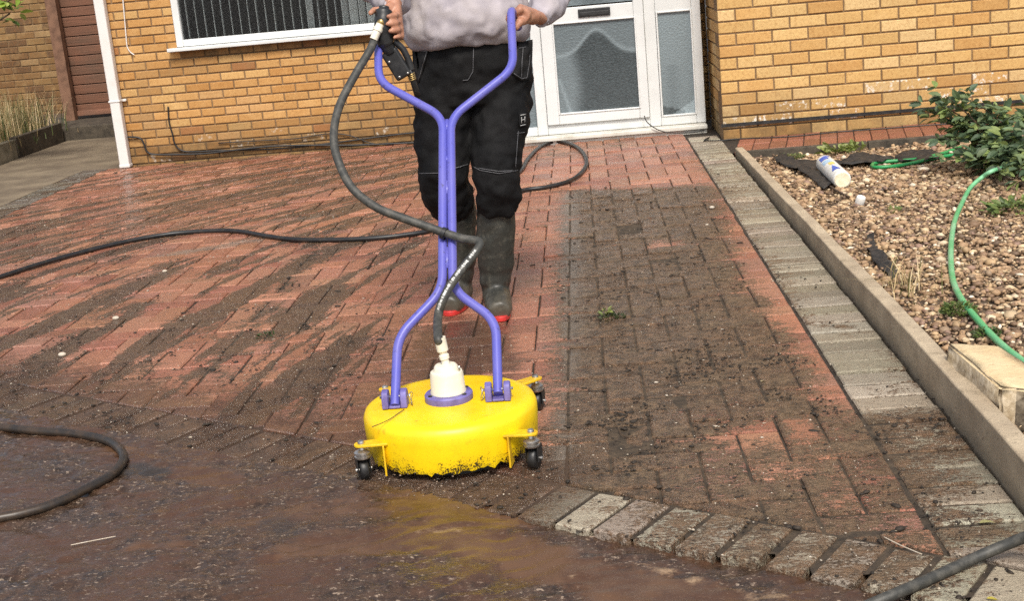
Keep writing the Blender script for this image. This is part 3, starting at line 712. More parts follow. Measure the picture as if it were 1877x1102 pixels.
# ---- window
win = MB(); fy0, fy1 = YW-.012, YW+.06
ft = .052
win.box((W0, fy0, WZ0), (W0+ft, fy1, WZ1)).box((W1-ft, fy0, WZ0), (W1, fy1, WZ1)).box((W0+ft, fy0, WZ0), (W1-ft, fy1, WZ0+.05)).box((W0+ft, fy0, WZ1-.05), (W1-ft, fy1, WZ1)).box((W0+ft, fy0+.004, 1.55), (W1-ft, fy1-.004, 1.60))
wo = win.build('window', M['upvc'], house, bevel=.006)
MB().box((W0-.06, YW-.075, WZ0-.030), (W1+.06, YW+.02, WZ0-.003)).build('sill', M['upvc'], wo, bevel=.005)
MB().add([(W0+ft, YW+.02, WZ0+.05), (W1-ft, YW+.02, WZ0+.05), (W1-ft, YW+.02, WZ1-.05), (W0+ft, YW+.02, WZ1-.05)], [(0, 1, 2, 3)]).build('pane', M['glass'], wo)
mb = MB(); x = W0+ft+.02; k = 0
while x < W1-.06:
    f = (x-W0)/(W1-W0); vw = math.atan2(YW+.12, x); an = vw-R(random.uniform(3, 8)) if f < .42 or f > .72 else vw-R(random.choice((8, 40, 55, 65)))
    hw = .036; dx, dy = math.cos(an)*hw, math.sin(an)*hw
    mb.add([(x-dx, YW+.12-dy, WZ0+.03), (x+dx, YW+.12+dy, WZ0+.03), (x+dx, YW+.12+dy, WZ1), (x-dx, YW+.12-dy, WZ1), (x-dx+.0045, YW+.121-dy, WZ0+.03), (x+dx+.0045, YW+.121+dy, WZ0+.03), (x+dx+.0045, YW+.121+dy, WZ1), (x-dx+.0045, YW+.121-dy, WZ1)], [(0, 1, 2, 3), (7, 6, 5, 4), (0, 3, 7, 4), (1, 5, 6, 2), (3, 2, 6, 7)])
    x += .0655*random.uniform(.97, 1.03); k += 1
mb.build('vertical_blind', M['blind'], wo)
# a dark room behind the glass
mb = MB(); a, b, c, d, e, f = W0-.3, W1+.3, YW+.225, YW+3.2, .1, 2.4
mb.add([(a, c, e), (b, c, e), (b, d, e), (a, d, e), (a, c, f), (b, c, f), (b, d, f), (a, d, f)], [(0, 1, 2, 3), (7, 6, 5, 4), (1, 5, 6, 2), (3, 2, 6, 7), (0, 3, 7, 4)])
mb.build('room', M['room'], house, recalc=False)
# ---- porch: frame, door, side panes, sill
PX0, PX1 = -.53, .838
fr = MB(); y0, y1 = YD-.0, YD+.07
fr.box((PX1-.062, y0, .055), (PX1, y1, 2.45)).box((.452, y0, .055), (.53, y1, 2.45)).box((-.335, y0, .055), (-.262, y1, 2.45)).box((PX0, y0, .055), (PX0+.05, y1, 2.45))
fr.box((.53, y0, .055), (PX1-.062, y1, .122)).box((.53, y0, .832), (PX1-.062, y1, .935)).box((.53, y0, 2.35), (PX1-.062, y1, 2.45)).box((PX0+.05, y0, .055), (-.335, y1, .115)).box((-.262, y0, .055), (.452, y1, .122)).box((-.262, y0, 2.3), (.452, y1, 2.45)).box((PX0+.05, y0, 2.3), (-.335, y1, 2.45))
pf = fr.build('porch_frame', M['upvc'], house, bevel=.006)
# the raised bead round the side light
mb = MB()
def rim(mb, x0, x1, z0, z1, t, ya, yb):
    return mb.box((x0-t, ya, z0-t), (x0, yb, z1+t)).box((x1, ya, z0-t), (x1+t, yb, z1+t)).box((x0, ya, z0-t), (x1, yb, z0)).box((x0, ya, z1), (x1, yb, z1+t))
rim(mb, .545, .766, .128, .824, .013, y0-.006, y0+.02).build('glazing_bead', M['upvc'], pf, bevel=.004)
def misted(name, x0, x1, z0, z1, Y, fn, parent):
    nx, nz = 40, 50; V = []; A = []; Fq = []
    for j in range(nz+1):
        for i in range(nx+1):
            uu, vv = i/nx, j/nz; V.append((x0+(x1-x0)*uu, Y, z0+(z1-z0)*vv)); A.append((fn(uu, vv), 0, 0))
    for j in range(nz):
        for i in range(nx): a = j*(nx+1)+i; Fq.append((a, a+1, a+nx+2, a+nx+1))
    me = bpy.data.meshes.new(name); me.from_pydata(V, [], Fq); me.update(); attr(me, 'mist', A); return link(name, me, M['obscured'], parent)
def sm(x, a, b): t = min(1, max(0, (x-a)/(b-a))); return t*t*(3-2*t)
def bell(uu, vv):
    top = .93*math.exp(-((uu-.53)/.33)**2*1.0)
    edge = .64+.27*math.exp(-((uu-.52)/.23)**2)
    ridge = math.exp(-((vv-edge)/.022)**2)*.25
    ins = sm(edge-vv, -.01, .05)
    lft = sm(.24-uu+.05*math.sin(vv*5), -.08, .12)
    low = math.exp(-((uu-(.02+.30*max(0, .38-vv)))/.02)**2)*.25*(vv < .4)
    return min(1, (1-ins)*.30+ins*(.04+.30*lft)+ridge+low+.06*(1-vv))
misted('side_pane', .545, .766, .128, .824, y0+.012, lambda uu, vv: .46+.12*vv-.10*math.exp(-((uu-.35)/.2)**2)*(vv < .5)+.35*(vv < .18*max(0, uu-.3))-.3*(vv < .09*(1-uu) and uu < .7), pf)
misted('side_pane', .545, .766, .95, 2.34, y0+.012, lambda uu, vv: .5, pf)
misted('side_pane', PX0+.05, -.335, .115, 2.3, y0+.03, lambda uu, vv: .38, pf)
dr = MB(); dy0 = YD-.022
dx0, dx1, dz0 = -.26, .45, .124
dr.box((dx0, dy0, dz0), (dx0+.082, dy0+.06, 2.29)).box((dx1-.068, dy0, dz0), (dx1, dy0+.06, 2.29)).box((dx0+.082, dy0, dz0), (dx1-.068, dy0+.06, .194)).box((dx0+.082, dy0, .818), (dx1-.068, dy0+.06, .917)).box((dx0+.082, dy0, 2.2), (dx1-.068, dy0+.06, 2.29))
do = dr.build('door', M['upvc'], house, bevel=.005)
mb = MB(); rim(mb, -.168, .382, .203, .809, .012, dy0-.006, dy0+.02); mb.build('glazing_bead', M['upvc'], do, bevel=.004)
misted('pane', -.168, .382, .203, .809, dy0+.012, bell, do)
misted('pane', -.168, .382, .926, 2.19, dy0+.012, lambda uu, vv: .32+.1*math.sin(uu*9+vv*4), do)
lb = MB().box((.006, dy0-.012, .843), (.226, dy0-.001, .900)); lo = lb.build('letterbox', M['black'], do, bevel=.004)
MB().box((.018, dy0-.017, .853), (.214, dy0-.0125, .878)).build('flap', M['black'], lo, bevel=.002)
MB().box((.40, dy0-.03, 1.0), (.425, dy0-.001, 1.22)).box((.33, dy0-.05, 1.10), (.42, dy0-.032, 1.12)).build('door_handle', M['steel'], do, bevel=.003)
MB().box((PX0-.02, YD-.11, .022), (PX1-.002, YD+.06, .053)).build('door_sill', M['upvc_dirty'], house, bevel=.006)
MB().box((PX0-.01, YD-.085, -.01), (PX1-.004, YD+.05, .020)).build('sill_upstand', M['upvc_dirty'], house, bevel=.004)
# downpipe
dp = MB().box((-3.535, YW-.085, .002), (-3.458, YW-.014, 2.7)); dpo = dp.build('downpipe', M['painted'], house, bevel=.010)
MB().box((-3.540, YW-.090, .498), (-3.453, YW-.006, .512)).build('bracket', M['painted'], dpo, bevel=.003)
MB().box((-3.453, YW-.03, .496), (-3.425, YW-.004, .513)).build('bracket', M['painted'], dpo, bevel=.003)
MB().box((-3.538, YW-.088, .003), (-3.455, YW-.011, .03)).build('shoe', M['painted'], dpo, bevel=.006)

# cables
def cable(name, pts, r, mat, label, cat='cable', group=None, sub=8, seg=8):
    o = MB().tube(spline(pts, sub), r, seg).build(name, mat, None, True)
    return tag(o, label, cat, group)
cy = YW-.014
cable('wall_cable', [AY(x, y, cy) for x, y in ((308,195),(310,224),(316,245),(320,262),(330,274),(350,278),(400,276),(470,274),(540,270),(600,263),(640,258),(700,250),(760,243),(830,240))], .0062, M['rubber'], 'black cable rising to a hole in the brick below the window')
cable('wall_cable', [AY(x, y, cy-.012) for x, y in ((222,252),(245,251),(258,254),(264,264),(270,278),(285,283),(330,283),(380,281),(430,275),(500,268),(580,266),(640,266),(700,264),(765,261),(840,258))], .0075, M['rubber'], 'black cable coming from behind the white downpipe along the wall base')
cable('wall_cable', [AY(x, y, cy) for x, y in ((400,262),(470,258),(540,254),(600,245),(640,248),(680,262),(730,266),(800,262))], .004, M['rubber'], 'thinnest black cable sagging along the lowest brick courses')
cable('wall_cable', [AY(x, y, cy) for x, y in ((222,-80),(224,-20),(228,30),(231,65),(233,84),(238,94),(246,100))], .0045, M['painted'], 'thin pale cable running down the brick beside the downpipe')
yd = YD-.125
cable('door_cable', [AY(1181,212,YD-.045), AY(1185,222,YD-.09), AY(1195,231,yd), AY(1210,239,yd), AY(1230,243,yd-.01), AY(1262,243,yd), AY(1283,240,yd), AY(1292,236,yd+.05), AY(1298,230,YD-.05)], .0035, M['rubber'], 'thin black cable trailing from the white door bottom over its sill')
cable('ground_cable', [G(x, y, .006) for x, y in ((1290,258),(1300,252),(1292,257),(1320,257),(1360,254),(1450,250),(1530,242),(1600,237),(1690,230),(1780,224),(1900,214))], .004, M['rubber'], 'thin black cable lying along the foot of the garage wall')

# ------------------------------------------------------------------ side passage
nb = empty('neighbour_house', (-7, 14.2, 0)); tag(nb, 'shaded brown brick side of the neighbouring house beyond the path', 'house')
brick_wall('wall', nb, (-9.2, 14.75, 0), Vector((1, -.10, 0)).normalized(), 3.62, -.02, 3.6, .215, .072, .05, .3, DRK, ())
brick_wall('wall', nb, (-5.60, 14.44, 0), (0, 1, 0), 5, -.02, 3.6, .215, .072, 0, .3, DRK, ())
brick_wall('lit_edge', nb, (-9.0, 14.62, 0), Vector((1, -.10, 0)).normalized(), 2.58, -.02, .95, .215, .072, .05, .3, PAL, ())  # added wall section, its paler bricks paint the lit left edge
gate = empty('side_gate', (-4.9, 13.2, .15)); tag(gate, 'brown timber gate of overlapping boards beside the white downpipe', 'gate')
zt = 2.1; zb = .15
mb = MB(); z = zb+.02; gx0, gx1 = AY(135, 200, 13.25).x, -3.56
while z < zt:
    mb.box((gx0, 13.24, z), (gx1, 13.255, z+.086), Matrix.Translation((0, 0, 0)) @ Matrix.Translation((0, 13.25, z)) @ Matrix.Rotation(R(11), 4, 'X') @ Matrix.Translation((0, -13.25, -z)))
    z += .095
mb.build('boards', M['wood'], gate, bevel=.003)
MB().box((gx0, 13.275, zb), (gx1, 13.29, zt)).build('gap_shade', M['black'], gate)  # added black sheet, makes the gaps between boards read as shade
MB().box((gx0, 13.20, zb+.01), (gx0+.012, 13.235, zt)).box((gx1-.05, 13.19, zb), (gx1-.03, 13.23, zt)).box((gx0+.012, 13.19, zb-.005), (gx1-.05, 13.23, zb+.045)).build('frame', M['wood'], gate, bevel=.003)
px0, px1 = AY(110, 150, 13.15).x, AY(126, 150, 13.15).x
MB().box((px0, 13.10, zb-.05), (px1+.02, 13.19, zt+.1)).build('post', M['postwood'], gate, bevel=.004)
st = MB().box((-5.75, 12.42, -.02), (-3.56, 13.6, .115)).build('step', M['darkconc'], None, bevel=.008); tag(st, 'dark concrete step in front of the timber side gate', 'step')
soil = MB().box((-8.5, 9.5, -.05), (-4.96, 14.3, .10)).build('soil_bed', M['gravbase']); tag(soil, 'soil of the raised bed beside the path', kind='structure')
for i, (y0_, y1_, z1_, lab) in enumerate(((8.6, 11.28, .155, 'pale concrete edging slab of the raised grass bed, nearest the camera'), (11.30, 12.36, .17, 'dark weathered concrete edging slab of the raised grass bed, nearest the step'))):
    o = MB().box((-4.955, y0_, -.04), (-4.89, y1_, z1_)).build('edging_slab', M['oldconc'] if i == 0 else M['darkconc'], None, bevel=.006); tag(o, lab, 'edging', 'edging slabs of the raised bed')

def blades(name, n, cx, cy, sx, sy, z0, hmin, hmax, cols, lean=.5, wd=.006):
    V, Fc, C = [], [], []
    for _ in range(n):
        x, y = random.gauss(cx, sx), random.gauss(cy, sy); h = random.uniform(hmin, hmax); a = random.uniform(0, 6.28); l = abs(random.gauss(0, lean))*h
        dx, dy = math.cos(a), math.sin(a); c = jit(random.choice(cols)); b = len(V); px, py = -dy*wd/2, dx*wd/2
        for t, wv in ((0, 1), (.4, .9), (.75, .6), (1, .05)):
            q = Vector((x+dx*l*t*t, y+dy*l*t*t, z0+h*(t-.25*t*t*min(1, l/h)))); V += [(q.x-px*wv, q.y-py*wv, q.z), (q.x+px*wv, q.y+py*wv, q.z)]; C += [c, c]
        for k in range(3): Fc.append((b+2*k, b+2*k+1, b+2*k+3, b+2*k+2))
    me = bpy.data.meshes.new(name); me.from_pydata(V, [], Fc); me.update(); attr(me, 'col', C); return me
TAN = [(.66,.50,.27), (.75,.60,.36), (.56,.41,.21), (.44,.33,.16), (.22,.21,.08)]
GRN = [(.05,.09,.02), (.08,.12,.03), (.12,.15,.05), (.04,.07,.02)]
for lab, args in (('tall tan dry grass clump at the left frame edge, in the raised bed', (520, -5.2, 11.2, .13, .32, .09, .25, .62, TAN)),
                  ('greener dry grass clump beside the end of the raised bed edging', (420, -5.2, 12.2, .12, .3, .09, .15, .45, TAN+GRN)),
                  ('low wispy grass clump in the raised bed under the neighbouring wall', (420, -5.65, 12.4, .11, .24, .09, .15, .45, TAN+GRN))):
    tag(link('dry_grass_clump', blades('dry_grass_clump', *args), M['leaf']), lab, 'grass clump', 'dry grass clumps in the raised bed')
tag(link('low_grass', blades('low_grass', 700, -5.3, 11.6, .2, .55, .09, .04, .14, GRN+GRN+TAN), M['leaf']), 'low green growth at the foot of the dry grass', kind='stuff')

LEAF = [(-.5, 0), (-.3, .28), (0, .4), (.3, .26), (.5, 0)]
def leaves(centres, size, cols, nrm_up=.5):
    """leaf-shaped folded faces; centres: (point, direction)"""
    V, Fc, C = [], [], []
    for p, d in centres:
        p = Vector(p); d = Vector(d).normalized(); upv = Vector((random.gauss(0, .5), random.gauss(0, .5)-.15, nrm_up+random.random())).normalized()
        s = d.cross(upv)
        if s.length < .05: continue
        s.normalize(); n = s.cross(d); L = size*random.uniform(.6, 1.25); b = len(V); c = jit(random.choice(cols))
        for t, wv in LEAF:
            m = p+d*L*(t+.5); cu = n*(-.25*(t+.5)**2*L)
            V += [tuple(m+cu+s*wv*L*.62+n*wv*L*.18), tuple(m+cu), tuple(m+cu-s*wv*L*.62+n*wv*L*.18)]; C += [c]*3
        for k in range(4):
            q = b+3*k; Fc += [(q, q+1, q+4, q+3), (q+1, q+2, q+5, q+4)]
    return V, Fc, C
def leafmesh(name, V, Fc, C):
    me = bpy.data.meshes.new(name); me.from_pydata(V, [], Fc); me.update(); attr(me, 'col', C); return me
def bush(name, label, cat, stems, leaf, cols, per, matl='leaf', rad=.006):
    t = empty(name, stems[0][0]); tag(t, label, cat); ms = MB(); cs = []
    for path in stems:
        sp = spline(path, 5); n = len(sp); ms.tube(sp, [rad*(1-.75*i/n) for i in range(n)], 6)
        for i, p in enumerate(sp):
            if i < n*.15: continue
            d = (sp[min(i+1, n-1)]-sp[max(i-1, 0)]).normalized()
            for _ in range(per):
                a = random.uniform(0, 6.28); o = Vector((math.cos(a), math.sin(a), random.uniform(-.2, .6)))
                tw = p+o*random.uniform(.2, 1.1)*leaf*1.1
                for q in range(random.choice((3, 5, 5))):
                    dd = (o+Vector((random.gauss(0, .7), random.gauss(0, .7), random.gauss(.05, .3)))).normalized()
                    cs.append((tw+dd*leaf*.15, dd))
    V, Fc, C = leaves(cs, leaf, cols)
    link('leaves', leafmesh('leaves', V, Fc, C), M[matl], t); ms.build('stem', M['stem'], t, True)
    return t
LG = [(.12,.18,.09), (.16,.22,.11), (.09,.14,.075), (.20,.26,.11), (.27,.34,.11), (.07,.11,.06)]
st = []
def rnd(a, b): return random.uniform(a, b)
base = Vector((2.1, 6.95, -.02))
for tx, ty, tz in ((1.82,7.1,.30),(1.80,7.0,.44),(1.76,7.05,.40),(1.90,7.0,.42),(1.80,6.95,.22),(1.76,7.15,.36),(1.93,6.9,.27),(2.0,6.8,.22),(2.08,6.95,.30),(2.15,6.7,.25),(2.25,6.95,.28),(2.3,6.8,.2),(2.4,7.0,.26),(1.9,6.65,.14),(2.05,6.55,.12),(2.2,6.5,.14),(2.1,7.2,.30),(2.35,7.2,.28),(1.88,7.25,.24),(2.35,6.6,.10),(1.98,7.05,.33),(2.5,6.9,.24),(1.85,6.5,.10),(1.95,6.35,.10),(2.1,6.35,.12),(2.25,6.3,.10),(1.78,6.75,.14),(2.0,6.6,.2),(2.2,6.6,.2)):
    b = base+Vector((rnd(-.1, .15), rnd(-.12, .12), 0)); e = Vector((tx+.05, ty, tz-.05)); m = (b+e)/2+Vector((rnd(-.04, .04), rnd(-.04, .04), .06)); st.append([b, m, e])
bush('garden_shrub', 'leafy dark green shrub growing from the gravel bed', 'shrub', st, .062, LG, 2)
# the bush whose leaves hang into the top left of the view
st = []
base = Vector((-5.75, 10.6, .1))
for _ in range(26):
    a = rnd(0, 6.28); r = rnd(.2, .7); e = Vector((-5.55+math.cos(a)*r, 10.5+math.sin(a)*r*.8, rnd(1.35, 2.2)))
    if _ < 7: e = AY(rnd(-30, 22), rnd(-40, 38), 10.3+rnd(-.2, .2))
    st.append([base+Vector((rnd(-.1, .1), rnd(-.1, .1), 0)), (base+e)/2+Vector((0, 0, .2)), e])
bush('garden_bush', 'bright yellow green leaves of a bush at the top left corner', 'bush', st, .075, [(.30,.40,.06), (.20,.30,.05), (.10,.17,.04), (.40,.46,.12)], 2, rad=.02)

# ------------------------------------------------------------------ gravel bed, kerbs
def gz(x, y): return .062-.098*min(1, max(0, (y-4.2)/3.6))
me, V = grid('gravel_base', .925, 4.2, 2.0, 8.25, .2, 0)
for v in me.vertices: v.co.z = gz(v.co.x, v.co.y)-.012
tag(link('gravel_base', me, M['gravbase']), 'brown soil under the gravel bed', kind='structure')
bm = bmesh.new(); bmesh.ops.create_icosphere(bm, subdivisions=1, radius=1); iv = np.array([v.co[:] for v in bm.verts]); itf = np.array([[v.index for v in f.verts] for f in bm.faces]); bm.free()
PB = np.array([(.44,.29,.15), (.34,.21,.11), (.56,.41,.24), (.22,.13,.07), (.38,.24,.13), (.13,.08,.045), (.64,.50,.33), (.28,.19,.115), (.27,.165,.115), (.76,.64,.48)])
PW = np.array([5, 5, 3, 4, 4, 3, 1.6, 2, 2, .5]); PW = PW/PW.sum()
pts = []; y = 2.4
while y < 8.18:
    sz = .0155 if y < 4.5 else (.0155 if y < 6 else .018)
    x = .95
    while x < min(3.1, .95+.42*y-.1):
        pts.append((x+random.gauss(0, sz*.5), y+random.gauss(0, sz*.5))); x += sz*1.15
    y += sz*1.1
pts = np.array(pts); pts = pts[(pts[:, 0] > .948)]; n = len(pts)
siz = np.random.lognormal(math.log(.0080), .45, n).clip(.0035, .021)
siz = np.where(pts[:, 1] > 6, siz*1.15, siz)
ax = np.random.rand(n, 3)*np.array([.8, .5, .4])+np.array([.75, .65, .4]); rot = np.random.rand(n)*6.283; tl = np.random.randn(n)*.3
dv = 1+np.random.randn(n, len(iv), 1)*.14
L = iv[None]*dv*ax[:, None]*siz[:, None, None]
c, s = np.cos(tl)[:, None], np.sin(tl)[:, None]; y_, z_ = L[..., 1]*c-L[..., 2]*s, L[..., 1]*s+L[..., 2]*c
c, s = np.cos(rot)[:, None], np.sin(rot)[:, None]; x_, y2 = L[..., 0]*c-y_*s, L[..., 0]*s+y_*c
zb_ = np.array([gz(*p) for p in pts])+np.random.randn(n)*.005-.004
hump = np.array([noise.noise((p[0]*2.5, p[1]*2.5, 0)) for p in pts])*.012
W = np.stack([x_+pts[:, 0][:, None], y2+pts[:, 1][:, None], z_+(zb_+hump)[:, None]], -1).reshape(-1, 3)
FF = (itf[None]+(np.arange(n)*len(iv))[:, None, None]).reshape(-1, 3)
me = bpy.data.meshes.new('gravel'); me.vertices.add(len(W)); me.vertices.foreach_set('co', W.ravel().astype(np.float32))
me.loops.add(FF.size); me.loops.foreach_set('vertex_index', FF.ravel().astype(np.int32)); me.polygons.add(len(FF))
me.polygons.foreach_set('loop_start', np.arange(0, FF.size, 3, dtype=np.int32)); me.polygons.foreach_set('loop_total', np.full(len(FF), 3, np.int32)); me.update(calc_edges=True)
PB = PB*.96+PB.mean(1, keepdims=True)*.06
pc = PB[np.random.choice(len(PB), n, p=PW)]*(.8+.4*np.random.rand(n, 1)); attr(me, 'pcol', np.repeat(pc, len(iv), 0))
tag(link('gravel', me, M['pebble'], None, True), 'tan and brown gravel filling the bed', kind='stuff')

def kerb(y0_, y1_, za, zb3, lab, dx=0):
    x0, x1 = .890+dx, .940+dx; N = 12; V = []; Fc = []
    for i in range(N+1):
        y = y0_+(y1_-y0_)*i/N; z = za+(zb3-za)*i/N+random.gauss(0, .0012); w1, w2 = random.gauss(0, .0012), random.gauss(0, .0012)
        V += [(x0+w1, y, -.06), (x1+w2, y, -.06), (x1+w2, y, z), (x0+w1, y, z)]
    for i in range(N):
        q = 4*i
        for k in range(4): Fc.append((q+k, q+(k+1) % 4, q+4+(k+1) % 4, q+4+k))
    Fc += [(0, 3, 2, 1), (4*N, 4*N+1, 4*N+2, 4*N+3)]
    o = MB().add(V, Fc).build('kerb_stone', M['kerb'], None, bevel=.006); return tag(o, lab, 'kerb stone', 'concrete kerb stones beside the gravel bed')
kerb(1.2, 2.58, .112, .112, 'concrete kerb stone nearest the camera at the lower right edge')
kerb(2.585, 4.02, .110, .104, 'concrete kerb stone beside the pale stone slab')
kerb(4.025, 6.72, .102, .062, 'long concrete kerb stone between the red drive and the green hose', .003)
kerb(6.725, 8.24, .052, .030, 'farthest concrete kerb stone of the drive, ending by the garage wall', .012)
for x0, x1, lab in ((.952, 1.70, 'dark concrete edging behind the white bottle, along the garage strip'), (1.705, 5.0, 'dark concrete edging behind the green shrub, along the garage strip')):
    o = MB().box((x0, 8.20, -.08), (x1, 8.25, .004)).build('edging_slab', M['darkconc'], None, bevel=.005); tag(o, lab, 'edging', 'dark edging at the back of the gravel bed')
MB().box((.90, 8.245, -.05), (.95, 8.26, .03)).build('edging_end', M['darkconc']) if False else None

# pale stone slab
t0 = .15
def stone():
    c = [G(1738,630,t0), G(1832,636,t0), G(1945,700,t0), G(1950,722,t0), G(1832,712,t0)]
    c = [Vector((p.x, p.y, t0+random.gauss(0, .003))) for p in c]
    lowr = [Vector((p.x+dx, p.y+dy, .04)) for p, (dx, dy) in zip(c, ((-.02, -.0), (.0, .02), (.02, .02), (.02, -.02), (-.015, -.03)))]
    v = c+lowr; f = [(0, 1, 2, 3, 4)]+[(i, i+5, (i+1) % 5+5, (i+1) % 5) for i in range(5)]+[(9, 8, 7, 6, 5)]
    bm = bmesh.new(); bv = [bm.verts.new(p) for p in v]; [bm.faces.new([bv[i] for i in q]) for q in f]
    bmesh.ops.recalc_face_normals(bm, faces=bm.faces)
    bmesh.ops.bevel(bm, geom=list(bm.edges), offset=.006, segments=2, affect='EDGES')
    bmesh.ops.triangulate(bm, faces=bm.faces); bmesh.ops.subdivide_edges(bm, edges=bm.edges, cuts=3, use_grid_fill=True)
    bm.normal_update()
    A = []
    for v in bm.verts:
        nv = v.normal.copy(); side = nv.z < .6
        v.co += nv*(noise.noise(v.co*22)*.012+noise.noise(v.co*60)*.005)*(1 if side else .3)
        A.append((1. if side and nv.x > -.35 else (.5 if side else .0), 0, 0))
    me = bpy.data.meshes.new('stone_slab'); bm.to_mesh(me); bm.free(); attr(me, 'side_tone', A)
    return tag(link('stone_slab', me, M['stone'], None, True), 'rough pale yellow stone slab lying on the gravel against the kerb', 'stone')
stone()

# ------------------------------------------------------------------ hoses on the ground
def ghose(name, px, r, mat, label, lift=0, n=10, cat='hose', zs=None):
    pts = [G(x, y, r+.001+(zs[i] if zs else 0)) for i, (x, y) in enumerate(px)]
    o = MB().tube(spline(pts, n), r, 12).build(name, mat, None, True); return tag(o, label, cat)
ghose('rubber_hose', [(-160,560),(-60,528),(0,508),(80,482),(160,460),(240,441),(320,428),(400,423),(445,425),(490,433),(540,439),(600,440),(680,437),(740,431),(790,422),(850,400),(905,372),(955,350),(1000,343),(1040,333),(1064,318),(1075,300),(1070,282),(1055,268),(1030,260),(1005,262),(985,273),(967,292),(955,312),(930,330),(890,345)], .0125, M['hose_dark'], 'long dark rubber hose crossing the drive and looping behind the person')
ghose('rubber_hose', [(-200,800),(-80,782),(0,784),(60,790),(120,794),(170,801),(205,812),(225,832),(222,852),(200,874),(160,896),(100,924),(40,942),(-10,952),(-120,975)], .0125, M['hose_mud'], 'dark muddy hose bending round in a loop on the wet footway at left')
G3 = [(2060,930),(1960,955),(1880,985),(1800,1018),(1720,1055),(1640,1090),(1560,1125),(1450,1180)]
ghose('rubber_hose', G3, .0115, M['hose'], 'grey rubber hose crossing the corner of the paving at lower right', zs=[.115,.12,.05,.012,.0,.0,-.02,-.03])
def grav(x, y, up=.012):
    z = .05
    for _ in range(4):
        p = G(x, y, z); z = gz(p.x, p.y)+up
    return p
gpt = [grav(x, y, u_) for x, y, u_ in ((2700,1000,.012),(2450,960,.012),(2200,870,.012),(1990,760,.015),(1930,715,.02),(1877,665,.02),(1845,640,.02),(1815,612,.018),(1788,582,.016),(1765,553,.016),(1748,518,.014),(1743,480,.014),(1744,440,.014),(1750,405,.014),(1762,375,.014),(1778,345,.02),(1800,325,.06),(1822,312,.09),(1850,306,.05),(1890,300,.03),(1940,290,.02),(2020,300,.014),(2120,280,.014))]
tag(MB().tube(spline(gpt, 10), .0105, 12).build('garden_hose', M['greenhose'], None, True), 'pale green garden hose running along the gravel past the stone slab', 'hose')
gpt = [grav(x, y, .014) for x, y in ((1760,270),(1725,282),(1700,288),(1670,293),(1640,295),(1615,297),(1600,301),(1602,306),(1622,306),(1650,303),(1680,297),(1705,291),(1740,285),(1780,280))]
tag(MB().tube(spline(gpt, 10), .0105, 12).build('garden_hose', simple('deep_green_hose', (.02,.24,.07), (.03,.32,.10), 10, .4, bump=0), None, True), 'bright green hose bent in a tight loop beside the torn membrane', 'hose')
# thin pipe by the bottle
gpt = [grav(x, y, .012) for x, y in ((1482,302),(1492,314),(1510,333),(1528,346),(1545,356),(1556,361))]
tag(MB().tube(spline(gpt, 6), .006, 8).build('irrigation_pipe', M['stem'], None, True), 'thin brown irrigation pipe lying beside the white bottle', 'pipe')

# bottle, cap, membrane scraps
bt = empty('plastic_bottle', grav(1528, 330, .04)); tag(bt, 'white plastic bottle with blue print lying on the gravel', 'bottle')
b0, b1 = grav(1511, 299, .047), grav(1544, 330, .043); ax_ = (b1-b0); Lb = ax_.length; ad = ax_.normalized(); rb = .047
prof = [(.018, -.02), (.022, -.018), (.03, -.004), (.042, .004), (rb, .016), (rb, .03), (rb, Lb-.02), (rb-.003, Lb-.006), (rb-.006, Lb-.001)]
mb = MB().lathe(prof, b0, ad, 32); smooth_by_angle(mb.build('shell', M['plastic_white'], bt), 50)
smooth_by_angle(MB().lathe([(rb-.007, Lb-.001), (rb-.010, Lb+.004), (.015, Lb+.002)], b0, ad, 32).build('base', M['plastic_cream'], bt), 50)
q = Vector((0, 0, 1)).rotation_difference(ad)
def patch(name, l0, l1, a0, a1, mat, tri=False):
    v = []; n = 8
    for k in range(n+1):
        a = R(a0+(a1-a0)*k/n)
        for l in (l0, l1):
            if tri and l == l0: l = l1-(l1-l0)*(1-abs(2*k/n-1))
            v.append(b0+q @ Vector((math.cos(a)*(rb+.0012), math.sin(a)*(rb+.0012), l)))
    MB().add(v, [(2*k, 2*k+1, 2*k+3, 2*k+2) for k in range(n)]).build(name, mat, bt, True)
